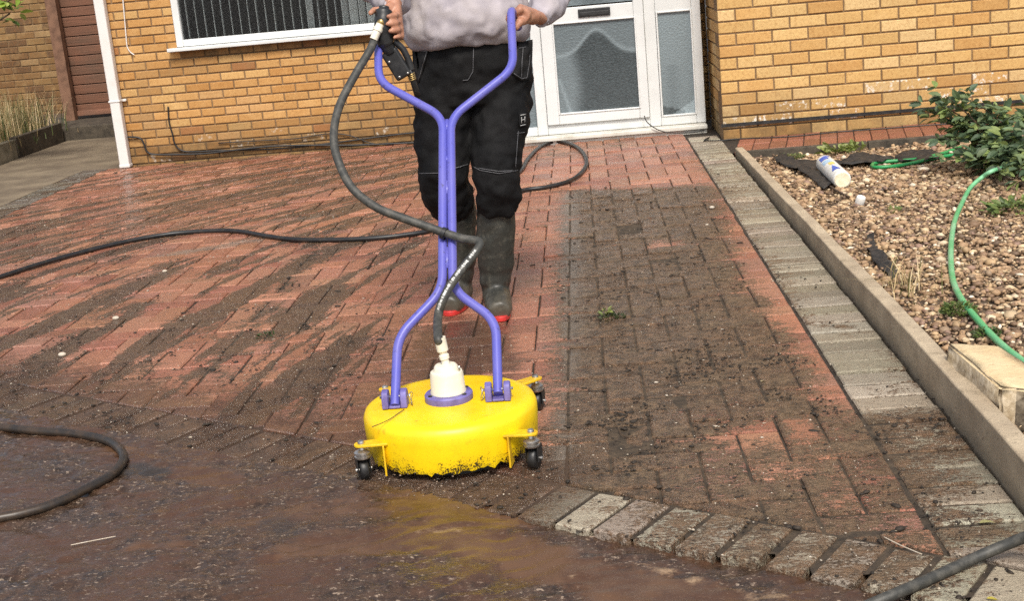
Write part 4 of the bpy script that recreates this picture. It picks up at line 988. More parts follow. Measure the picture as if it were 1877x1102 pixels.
# which angle faces up on the bottle
best = max(range(0, 360, 5), key=lambda a: (q @ Vector((math.cos(R(a)), math.sin(R(a)), 0))).dot(Vector((.1, -.35, .9))))
patch('label', Lb*.10, Lb*.26, best+5, best+60, M['label_blue']); patch('label', Lb*.08, Lb*.14, best-15, best+25, M['label_blue'])
patch('label', Lb*.30, Lb*.44, best+5, best+65, M['label_light']); patch('label', Lb*.46, Lb*.58, best+0, best+35, M['label_yellow'])
patch('label', Lb*.62, Lb*.86, best-2, best+55, M['label_blue'], True)
cpz = grav(1577, 367, .018); cpo = MB().lathe([(.021, -.018), (.022, -.012), (.022, .012), (.020, .018)], cpz, (.2, -.35, .9), 20).build('bottle_cap', M['plastic_white']); smooth_by_angle(cpo, 40); tag(cpo, 'small white plastic cap on the gravel in front of the bottle', 'cap')
def scrap(px, up, label):
    pts = [grav(x, y, up) for x, y in px]; c = sum(pts, Vector())/len(pts); bm = bmesh.new(); vs_ = [bm.verts.new(p) for p in pts]; bm.faces.new(vs_)
    bmesh.ops.triangulate(bm, faces=bm.faces); bmesh.ops.subdivide_edges(bm, edges=bm.edges, cuts=4, use_grid_fill=True)
    for v in bm.verts: v.co.z += .022*noise.noise(v.co*14)+.012*noise.noise(v.co*40); v.co.x += .012*noise.noise(v.co*30+Vector((7, 0, 0))); v.co.y += .02*noise.noise(v.co*25+Vector((3, 2, 0)))
    me = bpy.data.meshes.new('membrane_scrap'); bm.to_mesh(me); bm.free(); o = link('membrane_scrap', me, M['membrane'], None, True)
    sdm = o.modifiers.new('s', 'SOLIDIFY'); sdm.thickness = .002
    return tag(o, label, 'membrane', 'torn black weed membrane in the gravel bed')
scrap([(1416,288),(1440,286),(1470,294),(1495,292),(1515,306),(1530,335),(1510,345),(1490,328),(1462,310),(1430,300)], .02, 'torn black membrane left of and under the white bottle')
scrap([(1495,292),(1540,295),(1570,280),(1600,284),(1640,288),(1620,296),(1560,300),(1520,300)], .022, 'torn black membrane behind the bottle, left of the green hose loop')
scrap([(1640,284),(1665,276),(1700,278),(1735,276),(1720,290),(1680,294),(1645,294)], .02, 'torn black membrane between the green hose loop and the shrub')
scrap([(1590,430),(1600,432),(1612,455),(1640,490),(1650,505),(1630,505),(1605,480),(1592,455)], .012, 'small torn black membrane in the middle of the gravel')

# weeds and plants on the ground
def weed(name, p, n, size, cols, label, spread=.03, h=.03, cat='weed', group=None):
    cs = []
    for _ in range(n):
        a = rnd(0, 6.28); r = spread*math.sqrt(random.random()); b = Vector((p.x+math.cos(a)*r, p.y+math.sin(a)*r, p.z+rnd(0, h)*(1-.6*r/spread))); cs.append((b, (math.cos(a)+random.gauss(0, .4), math.sin(a)+random.gauss(0, .4), rnd(.1, 1.2))))
    V, Fc, C = leaves(cs, size, cols); return tag(link(name, leafmesh(name, V, Fc, C), M['leaf']), label, cat, group)
weed('weed', G(1112, 580), 34, .022, [(.32,.34,.10), (.20,.24,.07), (.06,.08,.03)], 'small yellow green weed growing in the uncleaned paving', .02, .035)
weed('weed', G(1120, 585), 60, .016, [(.035,.045,.018), (.05,.06,.02)], 'dark trodden weed in the uncleaned paving', .045, .012)
weed('weed', G(488, 617), 30, .014, [(.06,.085,.03), (.04,.055,.02)], 'tuft of moss on the cleaned red paving at left', .03, .015)
weed('weed', grav(1757, 575, 0), 420, .014, [(.12,.17,.04), (.08,.12,.03), (.17,.22,.06)], 'mossy green tuft beside the pale green hose', .05, .045)
weed('weed', grav(1808, 617, 0), 200, .013, [(.10,.15,.035), (.07,.10,.03)], 'mossy tuft under the pale green hose near the stone slab', .035, .03)
weed('weed', grav(1533, 281, 0), 60, .05, [(.25,.30,.08), (.18,.24,.06), (.32,.36,.14)], 'pale green broad weed growing behind the white bottle', .08, .05)
weed('weed', grav(1450, 290, 0), 150, .022, [(.16,.18,.06), (.10,.12,.04)], 'sparse green weed along the back edging near the kerb', .075, .02)
weed('weed', grav(1568, 278, 0), 30, .05, [(.22,.28,.08), (.28,.32,.12)], 'spiky pale weed between the membrane and the back edging', .05, .05)
weed('weed', grav(1637, 387, 0), 40, .016, [(.22,.25,.08), (.15,.2,.06)], 'tiny green sprout in the middle of the gravel', .03, .03)
weed('weed', grav(1858, 388, 0), 150, .04, [(.16,.22,.06), (.22,.28,.08), (.10,.15,.05)], 'light green weed in front of the shrub at the right edge', .12, .06)
tag(link('dead_grass', blades('dead_grass', 60, *grav(1655, 530, 0)[:2], .05, .1, .05, .05, .14, TAN, 1.4, .004), M['leaf']), 'dead brown stalks on the gravel beside the kerb', 'dead grass')
# fallen leaves, straw, small stones
def leaf1(p, size, c, label, d=None):
    V, Fc, C = leaves([(p, d or (rnd(-1, 1), rnd(-1, 1), .05))], size, [c], 3); return tag(link('fallen_leaf', leafmesh('fallen_leaf', V, Fc, C), M['leaf']), label, 'leaf')
leaf1(G(1795, 960, .006), .035, (.42,.40,.18), 'yellow green fallen leaf on the grey edging blocks by the kerb', (1, .35, .05))
leaf1(G(1808, 1098, .006), .03, (.55,.45,.08), 'yellow fallen leaf at the bottom right corner')
leaf1(G(1187, 400, .006), .03, (.55,.16,.07), 'orange fallen leaf on the uncleaned paving', (1, .5, .1))
leaf1(G(1395, 700, .006), .03, (.5,.42,.25), 'pale dry leaf on the uncleaned paving near the grey edging', (.6, 1, .1))
def straw(px, r, label, mat='grit'):
    return tag(MB().tube(spline([G(x, y, .006) for x, y in px], 5), r, 5).build('straw', M[mat], None, True), label, 'twig')
straw([(1620,985),(1650,1000),(1690,1017)], .0014, 'pale straw lying across the joint at lower right')
straw([(1108,768),(1130,780),(1140,798),(1160,803)], .0011, 'thin curled rootlet on the uncleaned paving, right of the yellow deck', 'stem')
straw([(1150,838),(1165,832),(1185,825),(1215,828)], .0009, 'thin brown rootlet lower down on the uncleaned paving', 'stem')
straw([(130,1000),(170,992),(212,984)], .0013, 'pale straw on the wet footway at lower left')
for (x, y), sz, lab in (((302,497),.011,'small pale stone on the paving below the long hose'), ((212,583),.013,'small pale stone between the muddy streaks at left'), ((1305,380),.012,'small white stone on the uncleaned paving near the red edge'), ((1296,412),.008,'tiny white stone in the middle of the uncleaned paving'), ((114,650),.014,'small pale stone on the muddy paving at far left')):
    o = MB().ball(G(x, y, sz*.5), sz, (1.1, .9, .6), 6).build('pale_stone', M['grit'], None, True); tag(o, lab, 'stone', 'pale stones on the paving')

# loose soil and grit on the paving
def clumps(name, P, S, mat, label):
    n = len(P); bm = bmesh.new(); bmesh.ops.create_icosphere(bm, subdivisions=1, radius=1); v0 = np.array([v.co[:] for v in bm.verts]); f0 = np.array([[v.index for v in f.verts] for f in bm.faces]); bm.free()
    Vv = v0[None]*(1+np.random.randn(n, len(v0), 1)*.22)*np.array(S)[:, None, None]*np.stack([1+np.random.rand(n)*.9, .7+np.random.rand(n)*.5, .35+.3*np.random.rand(n)], 1)[:, None]
    a = np.random.rand(n)*6.28; c, s = np.cos(a)[:, None], np.sin(a)[:, None]
    Vv = np.stack([Vv[..., 0]*c-Vv[..., 1]*s, Vv[..., 0]*s+Vv[..., 1]*c, Vv[..., 2]], -1)+np.array(P)[:, None]
    W = Vv.reshape(-1, 3); FF = (f0[None]+(np.arange(n)*len(v0))[:, None, None]).reshape(-1, 3)
    me = bpy.data.meshes.new(name); me.from_pydata(W.tolist(), [], FF.tolist()); me.update()
    return tag(link(name, me, mat, None, True), label, kind='stuff')
cand = np.stack([np.random.uniform(-3.5, .9, 110000), 2.3+5.5*np.random.rand(110000)**1.3], 1)
mk = drive_mask(cand); cl = np.array([noise.noise((p[0]*5, p[1]*5, 0))+.8*noise.noise((p[0]*17, p[1]*17, 3)) for p in cand]); up_ = (cand-np.array(LA[:]))@np.array(LN[:])
pr = np.clip(mk[:, 0]-.22, 0, 1)*(.10+np.clip(cl*1.9, 0, 1)**1.5*1.3)*np.clip((8.5-cand[:, 1])/4, .2, 1)
ok = (np.random.rand(len(cand)) < pr*.9) & (up_ > -.2); P = cand[ok]
clumps('soil_crumbs', [(x, y, .001) for x, y in P], np.random.lognormal(math.log(.0025), .5, len(P)).clip(.0013, .0095), M['soil'], 'dark crumbs of soil scattered over the paving')
ok = (np.random.rand(len(cand)) < .05) & (up_ > -.2); P = cand[ok]
clumps('pale_grit', [(x, y, .001) for x, y in P], np.random.lognormal(math.log(.0015), .4, len(P)).clip(.0008, .005), M['grit'], 'pale grit scattered over the paving')

# ------------------------------------------------------------------ the surface cleaner
C0 = Vector((-.412, 3.345, 0)); ZT = .148
sc = empty('surface_cleaner', C0); tag(sc, 'yellow round surface cleaner with blue twin tube handle on four castors', 'cleaning machine')
prof = [(.222, .022), (.226, .04), (.230, .10), (.230, .125), (.224, .139), (.212, .146), (.19, ZT), (.05, ZT+.002), (.001, ZT+.002)]
deck = MB().lathe(prof, C0, None, 144)
# ragged lower rim
for i in range(144):
    x, y, z = deck.v[i]; a = i/144*2*math.pi
    deck.v[i] = (x, y, .024+.013*(noise.noise((math.cos(a)*7, math.sin(a)*7, 1))+1.1*noise.noise((math.cos(a)*21, math.sin(a)*21, 5)))+.002)
deck.f = [f for f in deck.f if len(f) == 4]
dk = deck.build('deck', M['yellow'], sc); smooth_by_angle(dk, 60)
sk = MB().lathe([(.180, .004), (.180, .05)], C0, None, 64, False); o = sk.build('brush_skirt', M['black'], sc); 
cr = [G(x, y, ZT+.0045) for x, y in ((682,783),(700,776),(716,768),(730,758),(741,751))]
MB().tube(spline(cr, 4), .0011, 5).build('crack', M['black'], sc, True)
# castors
for sx, sy in ((-1, -1), (1, -1), (1, 1), (-1, 1)):
    B = C0+Vector((sx*.216, -.165 if sy < 0 else .285, .098)); inn = C0+Vector((sx*.150, -.155, .098)) if sy < 0 else C0+Vector((sx*.125, .165, .112))
    d = (B-inn); d.z = 0; d.normalize(); s = Vector((-d.y, d.x, 0))
    arm = MB(); wv = .021; pts = [inn+s*wv*1.15, inn-s*wv*1.15]
    for k in range(9):
        a = -math.pi/2+math.pi*k/8; pts.append(B+d*math.cos(a)*.019+s*math.sin(a)*.019)
    n = len(pts); arm.add([p+Vector((0, 0, .003)) for p in pts]+[p-Vector((0, 0, .003)) for p in pts], [tuple(range(n)), tuple(range(2*n-1, n-1, -1))]+[(i, i+n, (i+1) % n+n, (i+1) % n) for i in range(n)])
    if sy < 0:        # the folded down plate against the drum
        arm.box((-.024, -.0025, -.085), (.024, .0025, -.003), Matrix.Translation(inn+d*.012) @ Matrix(((s.x, d.x, 0, 0), (s.y, d.y, 0, 0), (0, 0, 1, 0), (0, 0, 0, 1))))
    arm.build('castor_arm', M['yellow2'], sc, bevel=.0012)
    ca = MB().lathe([(.019, -.036), (.0215, -.033), (.0215, -.029), (.018, -.027), (.018, -.025), (.0215, -.023), (.0215, -.019), (.016, -.015), (.008, -.013), (.006, -.004)], B, None, 24).build('castor', M['steel'], sc); smooth_by_angle(ca, 40)
    smooth_by_angle(MB().lathe([(.0095, .003), (.0095, .006), (.008, .010), (.004, .012)], B, None, 16).build('bolt', M['steel'], ca), 40)
    wd = Vector((.35*sx, 1, 0)).normalized() if sy < 0 else Vector((.2, 1, 0)).normalized(); wc = B+wd*.010; wc.z = .028; axl = Vector((wd.y, -wd.x, 0))
    smooth_by_angle(MB().lathe([(.010, -.012), (.024, -.012), (.028, -.008), (.028, .008), (.024, .012), (.010, .012)], wc, axl, 28).build('wheel', M['rubber'], ca), 50)
    fk = MB()
    mt = Matrix.Translation(wc) @ Matrix(((axl.x, wd.x, 0, 0), (axl.y, wd.y, 0, 0), (0, 0, 1, 0), (0, 0, 0, 1)))
    fk.box((-.0175, -.016, -.008), (-.0145, .018, .036), mt).box((.0145, -.016, -.008), (.0175, .018, .036), mt).box((-.0145, -.020, .031), (.0145, .016, .036), mt)
    fk.build('fork', M['black'], ca, bevel=.002)
    smooth_by_angle(MB().lathe([(.005, -.021), (.005, .021), (.003, .023)], wc, axl, 12).build('axle', M['steel'], ca), 40)
# froth and spatter thrown out round the skirt
nf = 650; fa = np.random.uniform(-3.0, .15, nf); fr_ = .215+np.abs(np.random.randn(nf))*.055; fz = np.where(np.random.rand(nf) < .12, np.random.rand(nf)*.035, 0)
fp = np.stack([C0.x+fr_*np.cos(fa), C0.y+fr_*np.sin(fa), fz+.001], 1)
clumps('froth', fp.tolist(), np.random.lognormal(math.log(.0013), .5, nf).clip(.0006, .0038), simple('froth', (.27,.20,.15), (.15,.10,.07), 60, .25, bump=0), 'brown froth and spatter round the rim of the cleaner')
# swivel
S0 = C0+Vector((0, -.004, ZT))
smooth_by_angle(MB().lathe([(.063, .001), (.064, .004), (.064, .018), (.061, .022), (.03, .022)], S0, None, 40).build('flange', M['purple'], sc), 35)
fo = smooth_by_angle(MB().lathe([(.0475, .0225), (.0475, .027), (.0455, .030), (.044, .074), (.0415, .080), (.035, .082), (.033, .085), (.031, .094), (.027, .098), (.012, .099)], S0, None, 40).build('swivel_housing', M['cream'], sc), 38)
for a in (35, 145, 215, 325):
    smooth_by_angle(MB().lathe([(.006, .0222), (.006, .024), (.003, .025)], S0+Vector((math.cos(R(a))*.055, math.sin(R(a))*.055, 0)), None, 10).build('flange_bolt', M['black'], sc), 40)
MB().tube([S0+Vector((.034, -.012, .078)), S0+Vector((.037, -.013, .096))], .003, 8).build('grease_nipple', M['steel'], sc, True)
# handle: two tubes in one leaning plane
K, HY, HZ = .93, C0.y-.028, .178
def HP(x, y, off=0): return plane(x, y, K, HY, HZ, off)
hx = {'a': [(724,744),(725,700),(729,618),(811,533),(813,500),(812,214),(806,207),(694,150),(693,84)], 'b': [(913,722),(915,690),(909,588),(830,532),(827,500),(826,216),(832,208),(941,126),(936,12)]}
tubes = {}
for k_, px in hx.items():
    pts = [HP(*p) for p in px]; pts = [pts[0], pts[2], pts[3], pts[5], pts[7], pts[8]]
    back = Vector((.012, .14, -.07)) if k_ == 'b' else Vector((0, .15, 0)); pts.append(pts[-1]+back)
    path = [pts[0]]+fillet(pts, .05, 7)[1:]
    tubes[k_] = pts
    smooth_by_angle(MB().tube(path, .0127, 16).build('handle_tube', M['blue'], sc), 50)
for za, zb2 in ((220, 240), (288, 296), (333, 356), (455, 492)):
    MB().tube([HP(819.5, za), HP(819.5, zb2)], .007, 8).build('weld_web', M['blue'], sc, True)
for k_, sx in (('a', -1), ('b', 1)):
    bx = tubes[k_][0]; c = Vector((bx.x, C0.y-.033, ZT+.002))
    br = MB(); 
    for sgn in (-1, 1):
        x0, x1 = (sgn*.016, sgn*.033); x0, x1 = min(x0, x1), max(x0, x1)
        prof2 = [(-.024, 0), (.024, 0), (.024, .028), (.017, .043), (0, .049), (-.017, .043), (-.024, .028)]
        n = len(prof2); v = [c+Vector((x0, y_, z_)) for y_, z_ in prof2]+[c+Vector((x1, y_, z_)) for y_, z_ in prof2]
        br.add(v, [tuple(range(n)), tuple(range(2*n-1, n-1, -1))]+[(i, i+n, (i+1) % n+n, (i+1) % n) for i in range(n)])
    br.box((c.x-.0155, c.y-.0235, c.z), (c.x+.0155, c.y+.0235, c.z+.008))
    bo = br.build('handle_bracket', M['purple'], sc, bevel=.003)
    MB().tube([c+Vector((-.04, 0, .027)), c+Vector((.04, 0, .027))], .0045, 10).build('pin', M['steel'], bo, True)
    rc = c+Vector((-sx*.043, 0, .018)); MB().tube([rc+Vector((-sx*.003*math.sin(2*R(a)), math.sin(R(a))*.012, math.cos(R(a))*.018)) for a in range(0, 361, 24)], .0011, 6).build('pin_ring', M['steel'], bo, True)

# ------------------------------------------------------------------ feed hose from the gun to the swivel
def HO(x, y, off): return HP(x, y, off)
hp = [HO(691,58,.05), HO(680,88,.055), HO(655,130,.06), HO(628,180,.06), HO(615,220,.06), HO(612,260,.06), HO(622,300,.06), HO(646,345,.055), HO(690,380,.05), HO(745,402,.045), HO(790,418,.04), HO(818,428,.038), HO(850,438,.04), HO(872,441,.045), HO(880,447,.05), HO(872,462,.055), HO(850,490,.06), HO(828,520,.06), HO(812,550,.055), HO(803,580,.030)]
fx = S0+Vector((-.008, 0, .160)); hp += [fx+Vector((-.004, 0, .012)), fx]
HPTS = spline(hp, 8)
feed = MB().tube(HPTS, .0122, 14).build('feed_hose', M['hose'], None, True); tag(feed, 'grey pressure hose hanging from the spray gun down to the cleaner swivel', 'hose')
smooth_by_angle(MB().lathe([(.0155, 0), (.0155, .036), (.013, .038), (.0105, .041), (.0105, .046), (.0135, .048), (.0135, .058), (.0105, .061), (.0105, .075)], fx+Vector((0, 0, .012)), (S0+Vector((0, 0, .095))-fx), 20).build('hose_end', M['cream'], feed), 35)
tie = HO(814, 428, .038); MB().lathe([(.0175, -.006), (.0175, .006)], tie, (HO(830,432,.04)-HO(800,421,.04)), 16, False).build('cable_tie', M['black'], feed, True)
# printed marks along the lower run
mb = MB(); deps = None
for i in range(len(HPTS)-1):
    p = HPTS[i]; pp = prj_ = None
run = [p for p in HPTS[8*15:8*18+6]]
tot = 0; dense = []
for a, b in zip(run[:-1], run[1:]):
    for t in range(6): dense.append(a.lerp(b, t/6))
for i in range(2, len(dense)-2, 1):
    if random.random() < .42: continue
    p = dense[i]; t = (dense[i+1]-dense[i-1]).normalized(); vw = (O-p).normalized(); n_ = (vw-t*vw.dot(t)).normalized(); s = t.cross(n_)
    n_ = (n_*.95+s*.25).normalized(); s = t.cross(n_)
    c = p+n_*.0125; a = rnd(.0025, .005); l = rnd(.0008, .0014)
    mb.add([c+s*a-t*l, c-s*rnd(.001, a)-t*l, c-s*rnd(.001, a)+t*l, c+s*a+t*l], [(0, 1, 2, 3)])
mb.build('printed_mark', M['mark'], feed)

# ------------------------------------------------------------------ spray gun
GY = tubes['a'][-2].y
gun = empty('spray_gun', AY(715, 80, GY)); tag(gun, 'black trigger spray gun held at the left handle end', 'spray gun')
def gy(x, y, d=0): return AY(x, y, GY+d)
def blob(name, rings, mat, parent, vox=.004):      # one soft body from a chain of balls and tubes
    m_ = MB(); m_.tube([p for p, _ in rings], [r for _, r in rings], 12); o = m_.build(name, mat, parent, True)
    return o
g1 = MB().tube(spline([gy(704,12,.01), gy(703,30,0), gy(703,55,-.005), gy(707,78,.0), gy(716,95,.01)], 6), [.016]*3+[.026]*4+[.028]*6+[.026]*6+[.021]*6, 14, True, (1, 1.0))
g1.build('grip', M['black'], gun, True)
q0, q1 = gy(712,92,.01), gy(742,140,.015)
d = (q1-q0).normalized(); sx = d.cross(Vector((0, 1, 0))).normalized(); ny = sx.cross(d)
mt = Matrix.Translation(q0) @ Matrix((sx.to_4d(), ny.to_4d(), d.to_4d(), (0, 0, 0, 1))).transposed()
mt = Matrix.Translation(q0) @ Matrix(((sx.x, ny.x, d.x, 0), (sx.y, ny.y, d.y, 0), (sx.z, ny.z, d.z, 0), (0, 0, 0, 1)))
MB().box((-.026, -.016, 0), (.026, .016, .095), mt).build('body', M['black'], gun, bevel=.007)
for u_, v_ in ((-.014, .03), (-.012, .085), (.016, .088)):
    p = mt @ Vector((u_, -.0165, v_)); MB().lathe([(.0042, -.001), (.0042, .002), (.002, .003)], p, -ny, 10).build('screw', M['steel'], gun, True)
MB().tube(spline([mt @ Vector((.030, 0, -.015)), mt @ Vector((.040, 0, .02)), mt @ Vector((.036, 0, .06)), mt @ Vector((.028, 0, .088))], 5), [.010]*16, 10).build('trigger', M['black'], gun, True)
lz0, lz1 = mt @ Vector((.022, 0, .09)), gy(800, 260, .12)
sp = MB(); ll = (gy(765,175,.04)-lz0)
for i in range(4): sp.lathe([(.0105, -.002), (.0125, 0), (.0105, .002)], lz0+ll*(.06+.075*i), ll, 14)
sp.build('coupling_ring', M['brass'], gun, True)
MB().tube([lz0-ll*.1, lz0+ll*.35, lz0+ll*.7, lz0+ll*1.05], .0095, 12).build('lance', M['black'], gun, True)
fe0, fe1 = gy(697,44,-.028), gy(690,60,-.035)
smooth_by_angle(MB().lathe([(.0125, 0), (.0125, .012), (.015, .013), (.015, .022), (.0125, .024), (.0125, .05)], fe0, fe1-fe0, 16).build('hose_fitting', M['cream'], gun), 35)
MB().tube([gy(701,34,-.012), gy(697,46,-.028)], .013, 12).build('inlet', M['brass'], gun, True)

# ------------------------------------------------------------------ the person
PY_ = 4.80
per = empty('person', (-.41, PY_, 0)); tag(per, 'person in grey jumper, black work trousers and wellington boots pushing the surface cleaner', 'person')
def A(x, y, d=0): return AY(x, y, PY_+d)
def remesh(o, vox, sm_it=4, sm=.5):
    r = o.modifiers.new('r', 'REMESH'); r.mode = 'VOXEL'; r.voxel_size = vox; r.use_smooth_shade = True
    if sm_it: s = o.modifiers.new('s', 'SMOOTH'); s.iterations = sm_it; s.factor = sm
    return o
def displace(o, strength, size, typ='CLOUDS', depth=2):
    t = bpy.data.textures.new('folds', typ); t.noise_scale = size
    if typ == 'CLOUDS': t.noise_depth = depth
    m_ = o.modifiers.new('d', 'DISPLACE'); m_.texture = t; m_.strength = strength; m_.mid_level = .5; m_.texture_coords = 'GLOBAL'; return o
hipc = A(866, 120)      # hip centre
bodyx = hipc.x
fR, fL = Vector((-.375, 4.80, 0)), Vector((-.525, 4.93, 0))     # ankles: front (image right), rear (image left)
kR, kL = A(912, 325, -.08), A(815, 335, -.02)
hR, hL = Vector((bodyx+.095, PY_, .86)), Vector((bodyx-.095, PY_, .86))
shR, shL = Vector((bodyx+.2, PY_-.03, 1.42)), Vector((bodyx-.2, PY_-.03, 1.42))
# hands
gripR = tubes['b'][-2].lerp(tubes['b'][-1], .55); wR = A(992, 34, -.36); eR = Vector((bodyx+.33, PY_-.10, 1.17))
gripL = gy(709, 50, .0); wL = gy(722, 4, .06); eL = Vector((bodyx-.31, PY_-.06, 1.24))
bd = MB()
bd.loft([((bodyx, PY_, .80), .14, .11), ((bodyx, PY_, .90), .165, .12), ((bodyx, PY_-.01, 1.0), .165, .12), ((bodyx, PY_-.02, 1.1), .15, .115), ((bodyx, PY_-.02, 1.25), .165, .12), ((bodyx, PY_-.02, 1.36), .165, .10), ((bodyx, PY_-.02, 1.43), .10, .07), ((bodyx, PY_-.03, 1.48), .06, .06), ((bodyx, PY_-.04, 1.56), .055, .058)])
hc = Vector((bodyx, PY_-.06, 1.66))
bd.ball(hc+Vector((0, .01, .03)), .1, (.78, .95, 1.05)); bd.ball(hc+Vector((0, -.025, -.045)), .07, (.85, .95, .95)); bd.tube([hc+Vector((0, -.095, .03)), hc+Vector((0, -.118, -.012)), hc+Vector((0, -.095, -.022))], [.009, .014, .010], 8)
for s in (-1, 1): bd.ball(hc+Vector((s*.080, .012, .0)), .028, (.35, .7, 1.1), 8); bd.tube([hc+Vector((s*.016, -.088, .032)), hc+Vector((s*.048, -.080, .034))], .008, 6)
bd.tube([hc+Vector((-.024, -.092, -.052)), hc+Vector((0, -.1, -.05)), hc+Vector((.024, -.092, -.052))], .007, 6)
for h, k, f in ((hR, kR, fR), (hL, kL, fL)):
    tp = A(909, 378, -.03) if f is fR else A(838, 372, .10)
    bd.tube(spline([h, h.lerp(k, .5), k.lerp(h, .12), tp+Vector((0, 0, .03)), tp.lerp(f, .5), f+Vector((0, 0, .08))], 3), [.08]*2+[.066]*3+[.05]*5+[.042]*6, 14)
    bd.tube([f+Vector((0, .04, .05)), f+Vector((0, -.1, .035))], [.036, .034], 10)
for sh, e, wv in ((shR, eR, wR), (shL, eL, wL)):
    bd.tube([sh+Vector((0, 0, -.05)), sh.lerp(e, .5), e, e.lerp(wv, .5), wv], [.040, .040, .036, .033, .027], 12)
def fist(m_, grip, axis, outv, wrist, rg, side=1, wrap=(55, 100, 145, 185)):
    """palm over a bar: outv points from the bar to the back of the hand; the fingers wrap towards side*axis x outv"""
    Ax = Vector(axis).normalized(); Ov = Vector(outv); Ov = (Ov-Ax*Ov.dot(Ax)).normalized(); T = Ax.cross(Ov)*side
    offs = (-.033, -.011, .011, .032); rads = (.0085, .0092, .0092, .0078); lens = (1., 1.08, 1.02, .86)
    for o_, r_, l_ in zip(offs, rads, lens):
        rr = rg+r_
        kn = grip+Ax*o_+Ov*(rg+.014)+T*.020
        m_.tube([wrist, wrist.lerp(kn, .5)+Ov*.004, kn], [.022, .0155, .0125], 10)
        pts = [kn]
        for ia, a in enumerate(wrap):
            a2 = R(a*l_); pts.append(grip+Ax*o_+(Ov*math.cos(a2)+T*math.sin(a2))*(rr+(.003 if ia == 1 else 0)))
        m_.tube(pts, [.0115, r_*1.1, r_*1.02, r_, r_*.8], 10); m_.ball(pts[-1], r_*.82, n=6)
        m_.ball(kn, .0125, n=6)
    pc_ = grip+Ov*(rg+.016); m_.tube([pc_-Ax*.030, pc_-Ax*.010-T*.002, pc_+Ax*.012-T*.002, pc_+Ax*.032], [.022, .026, .026, .021], 12); m_.ball(wrist.lerp(pc_, .5), .027, n=8)
    b = wrist.lerp(grip+Ov*(rg+.012)-Ax*.03, .55)-Ax*.012
    th = [b, grip-Ax*.052+Ov*(rg*.8)-T*.012, grip-Ax*.056-T*(rg+.010)-Ov*.004, grip-Ax*.050-T*(rg+.005)-Ov*(rg+.006)]
    m_.tube(th, [.016, .0135, .011, .0085], 10); m_.ball(th[-1], .0085, n=6)
    m_.ball(wrist.lerp(grip+Ov*(rg+.015), .6), .026, (.9, .9, .9), 8)
fist(bd, gripR, (0, 1, .08), (1, 0, .35), wR, .0127, -1)
fist(bd, gripL, (.06, -.0, -1), (.45, .9, 0), wL, .024, 1, (45, 80, 108, 128))
body = bd.build('body', M['skin'], per, True); remesh(body, .0042, 5, .5)
for s in (-1, 1): MB().ball(hc+Vector((s*.030, -.078, .014)), .0085, n=8).build('eye', M['eye'], per, True)
hb = MB().ball(hc+Vector((0, .025, .045)), .1, (.86, 1.0, 1.05)); ho = hb.build('hair', M['hair'], per, True); displace(remesh(ho, .008, 2), .012, .02)
# jumper
jm = MB()
zh = A(866, 84).z
jm.loft([((bodyx-.002, PY_-.005, zh+.004), .205, .150), ((bodyx-.002, PY_-.01, zh+.02), .215, .160), ((bodyx, PY_-.025, zh+.05), .222, .172), ((bodyx, PY_-.03, zh+.12), .222, .170), ((bodyx, PY_-.025, 1.22), .205, .150), ((bodyx, PY_-.02, 1.36), .225, .14), ((bodyx, PY_-.02, 1.44), .19, .115), ((bodyx, PY_-.02, 1.50), .085, .085)])
def sleeve(sh, e, w_, r0, r1, cuff):
    d_ = (w_-e).normalized(); w2 = w_-d_*.0
    jm.tube(spline([sh+Vector((0, 0, -.03)), sh.lerp(e, .5), e, e.lerp(w2, .55), w2-d_*.05, w2-d_*.015], 3), [r0, r0, r0*.97, r0*.95, r0*.95, r0*.95, r0*.95, r0*.93, r0*.92, r0*.9, r0*.9, r0*.92, r0*.9, r1*1.1, r1, r1], 16)
    jm.tube([w2-d_*.03, w2+d_*.012], [cuff, cuff*.97], 16)
sleeve(shR, eR, wR, .068, .045, .040); sleeve(shL, eL, wL, .066, .046, .041)
ju = jm.build('jumper', M['jumper'], per, True); remesh(ju, .010, 3, .5); displace(ju, .045, .15); displace(ju, .026, .06)
# trousers
tr = MB()
zc = A(866, 150).z
tr.loft([((bodyx, PY_, zc-.07), .165, .115), ((bodyx, PY_, zc-.02), .195, .135), ((bodyx, PY_, zc+.05), .205, .145), ((bodyx, PY_, zc+.12), .200, .14), ((bodyx, PY_, zc+.17), .188, .13)])
def leg(pxs, dy):
    ring = []
    for x0, x1, y, d in pxs:
        c = A((x0+x1)/2, y, d); r = (A(x1, y, d).x-A(x0, y, d).x)/2; ring.append((c, r))
    sp = spline([c for c, r in ring], 4); rr = np.interp(np.linspace(0, len(ring)-1, len(sp)), range(len(ring)), [r for c, r in ring])
    tr.tube(sp, list(rr), 20)
leg([(868,974,140,.01), (868,972,190,-.01), (866,966,240,-.03), (866,958,290,-.06), (866,956,330,-.085), (870,954,360,-.06), (872,952,378,-.045), (876,948,388,-.04)], 0)
leg([(760,866,140,.01), (760,866,190,.0), (761,864,240,-.0), (763,862,290,-.01), (766,862,320,-.02), (772,866,345,.02), (786,872,370,.07), (804,868,384,.10)], 0)
trs = tr.build('trousers', M['trousers'], per, True); remesh(trs, .010, 4, .5); displace(trs, .036, .12); displace(trs, .024, .05)
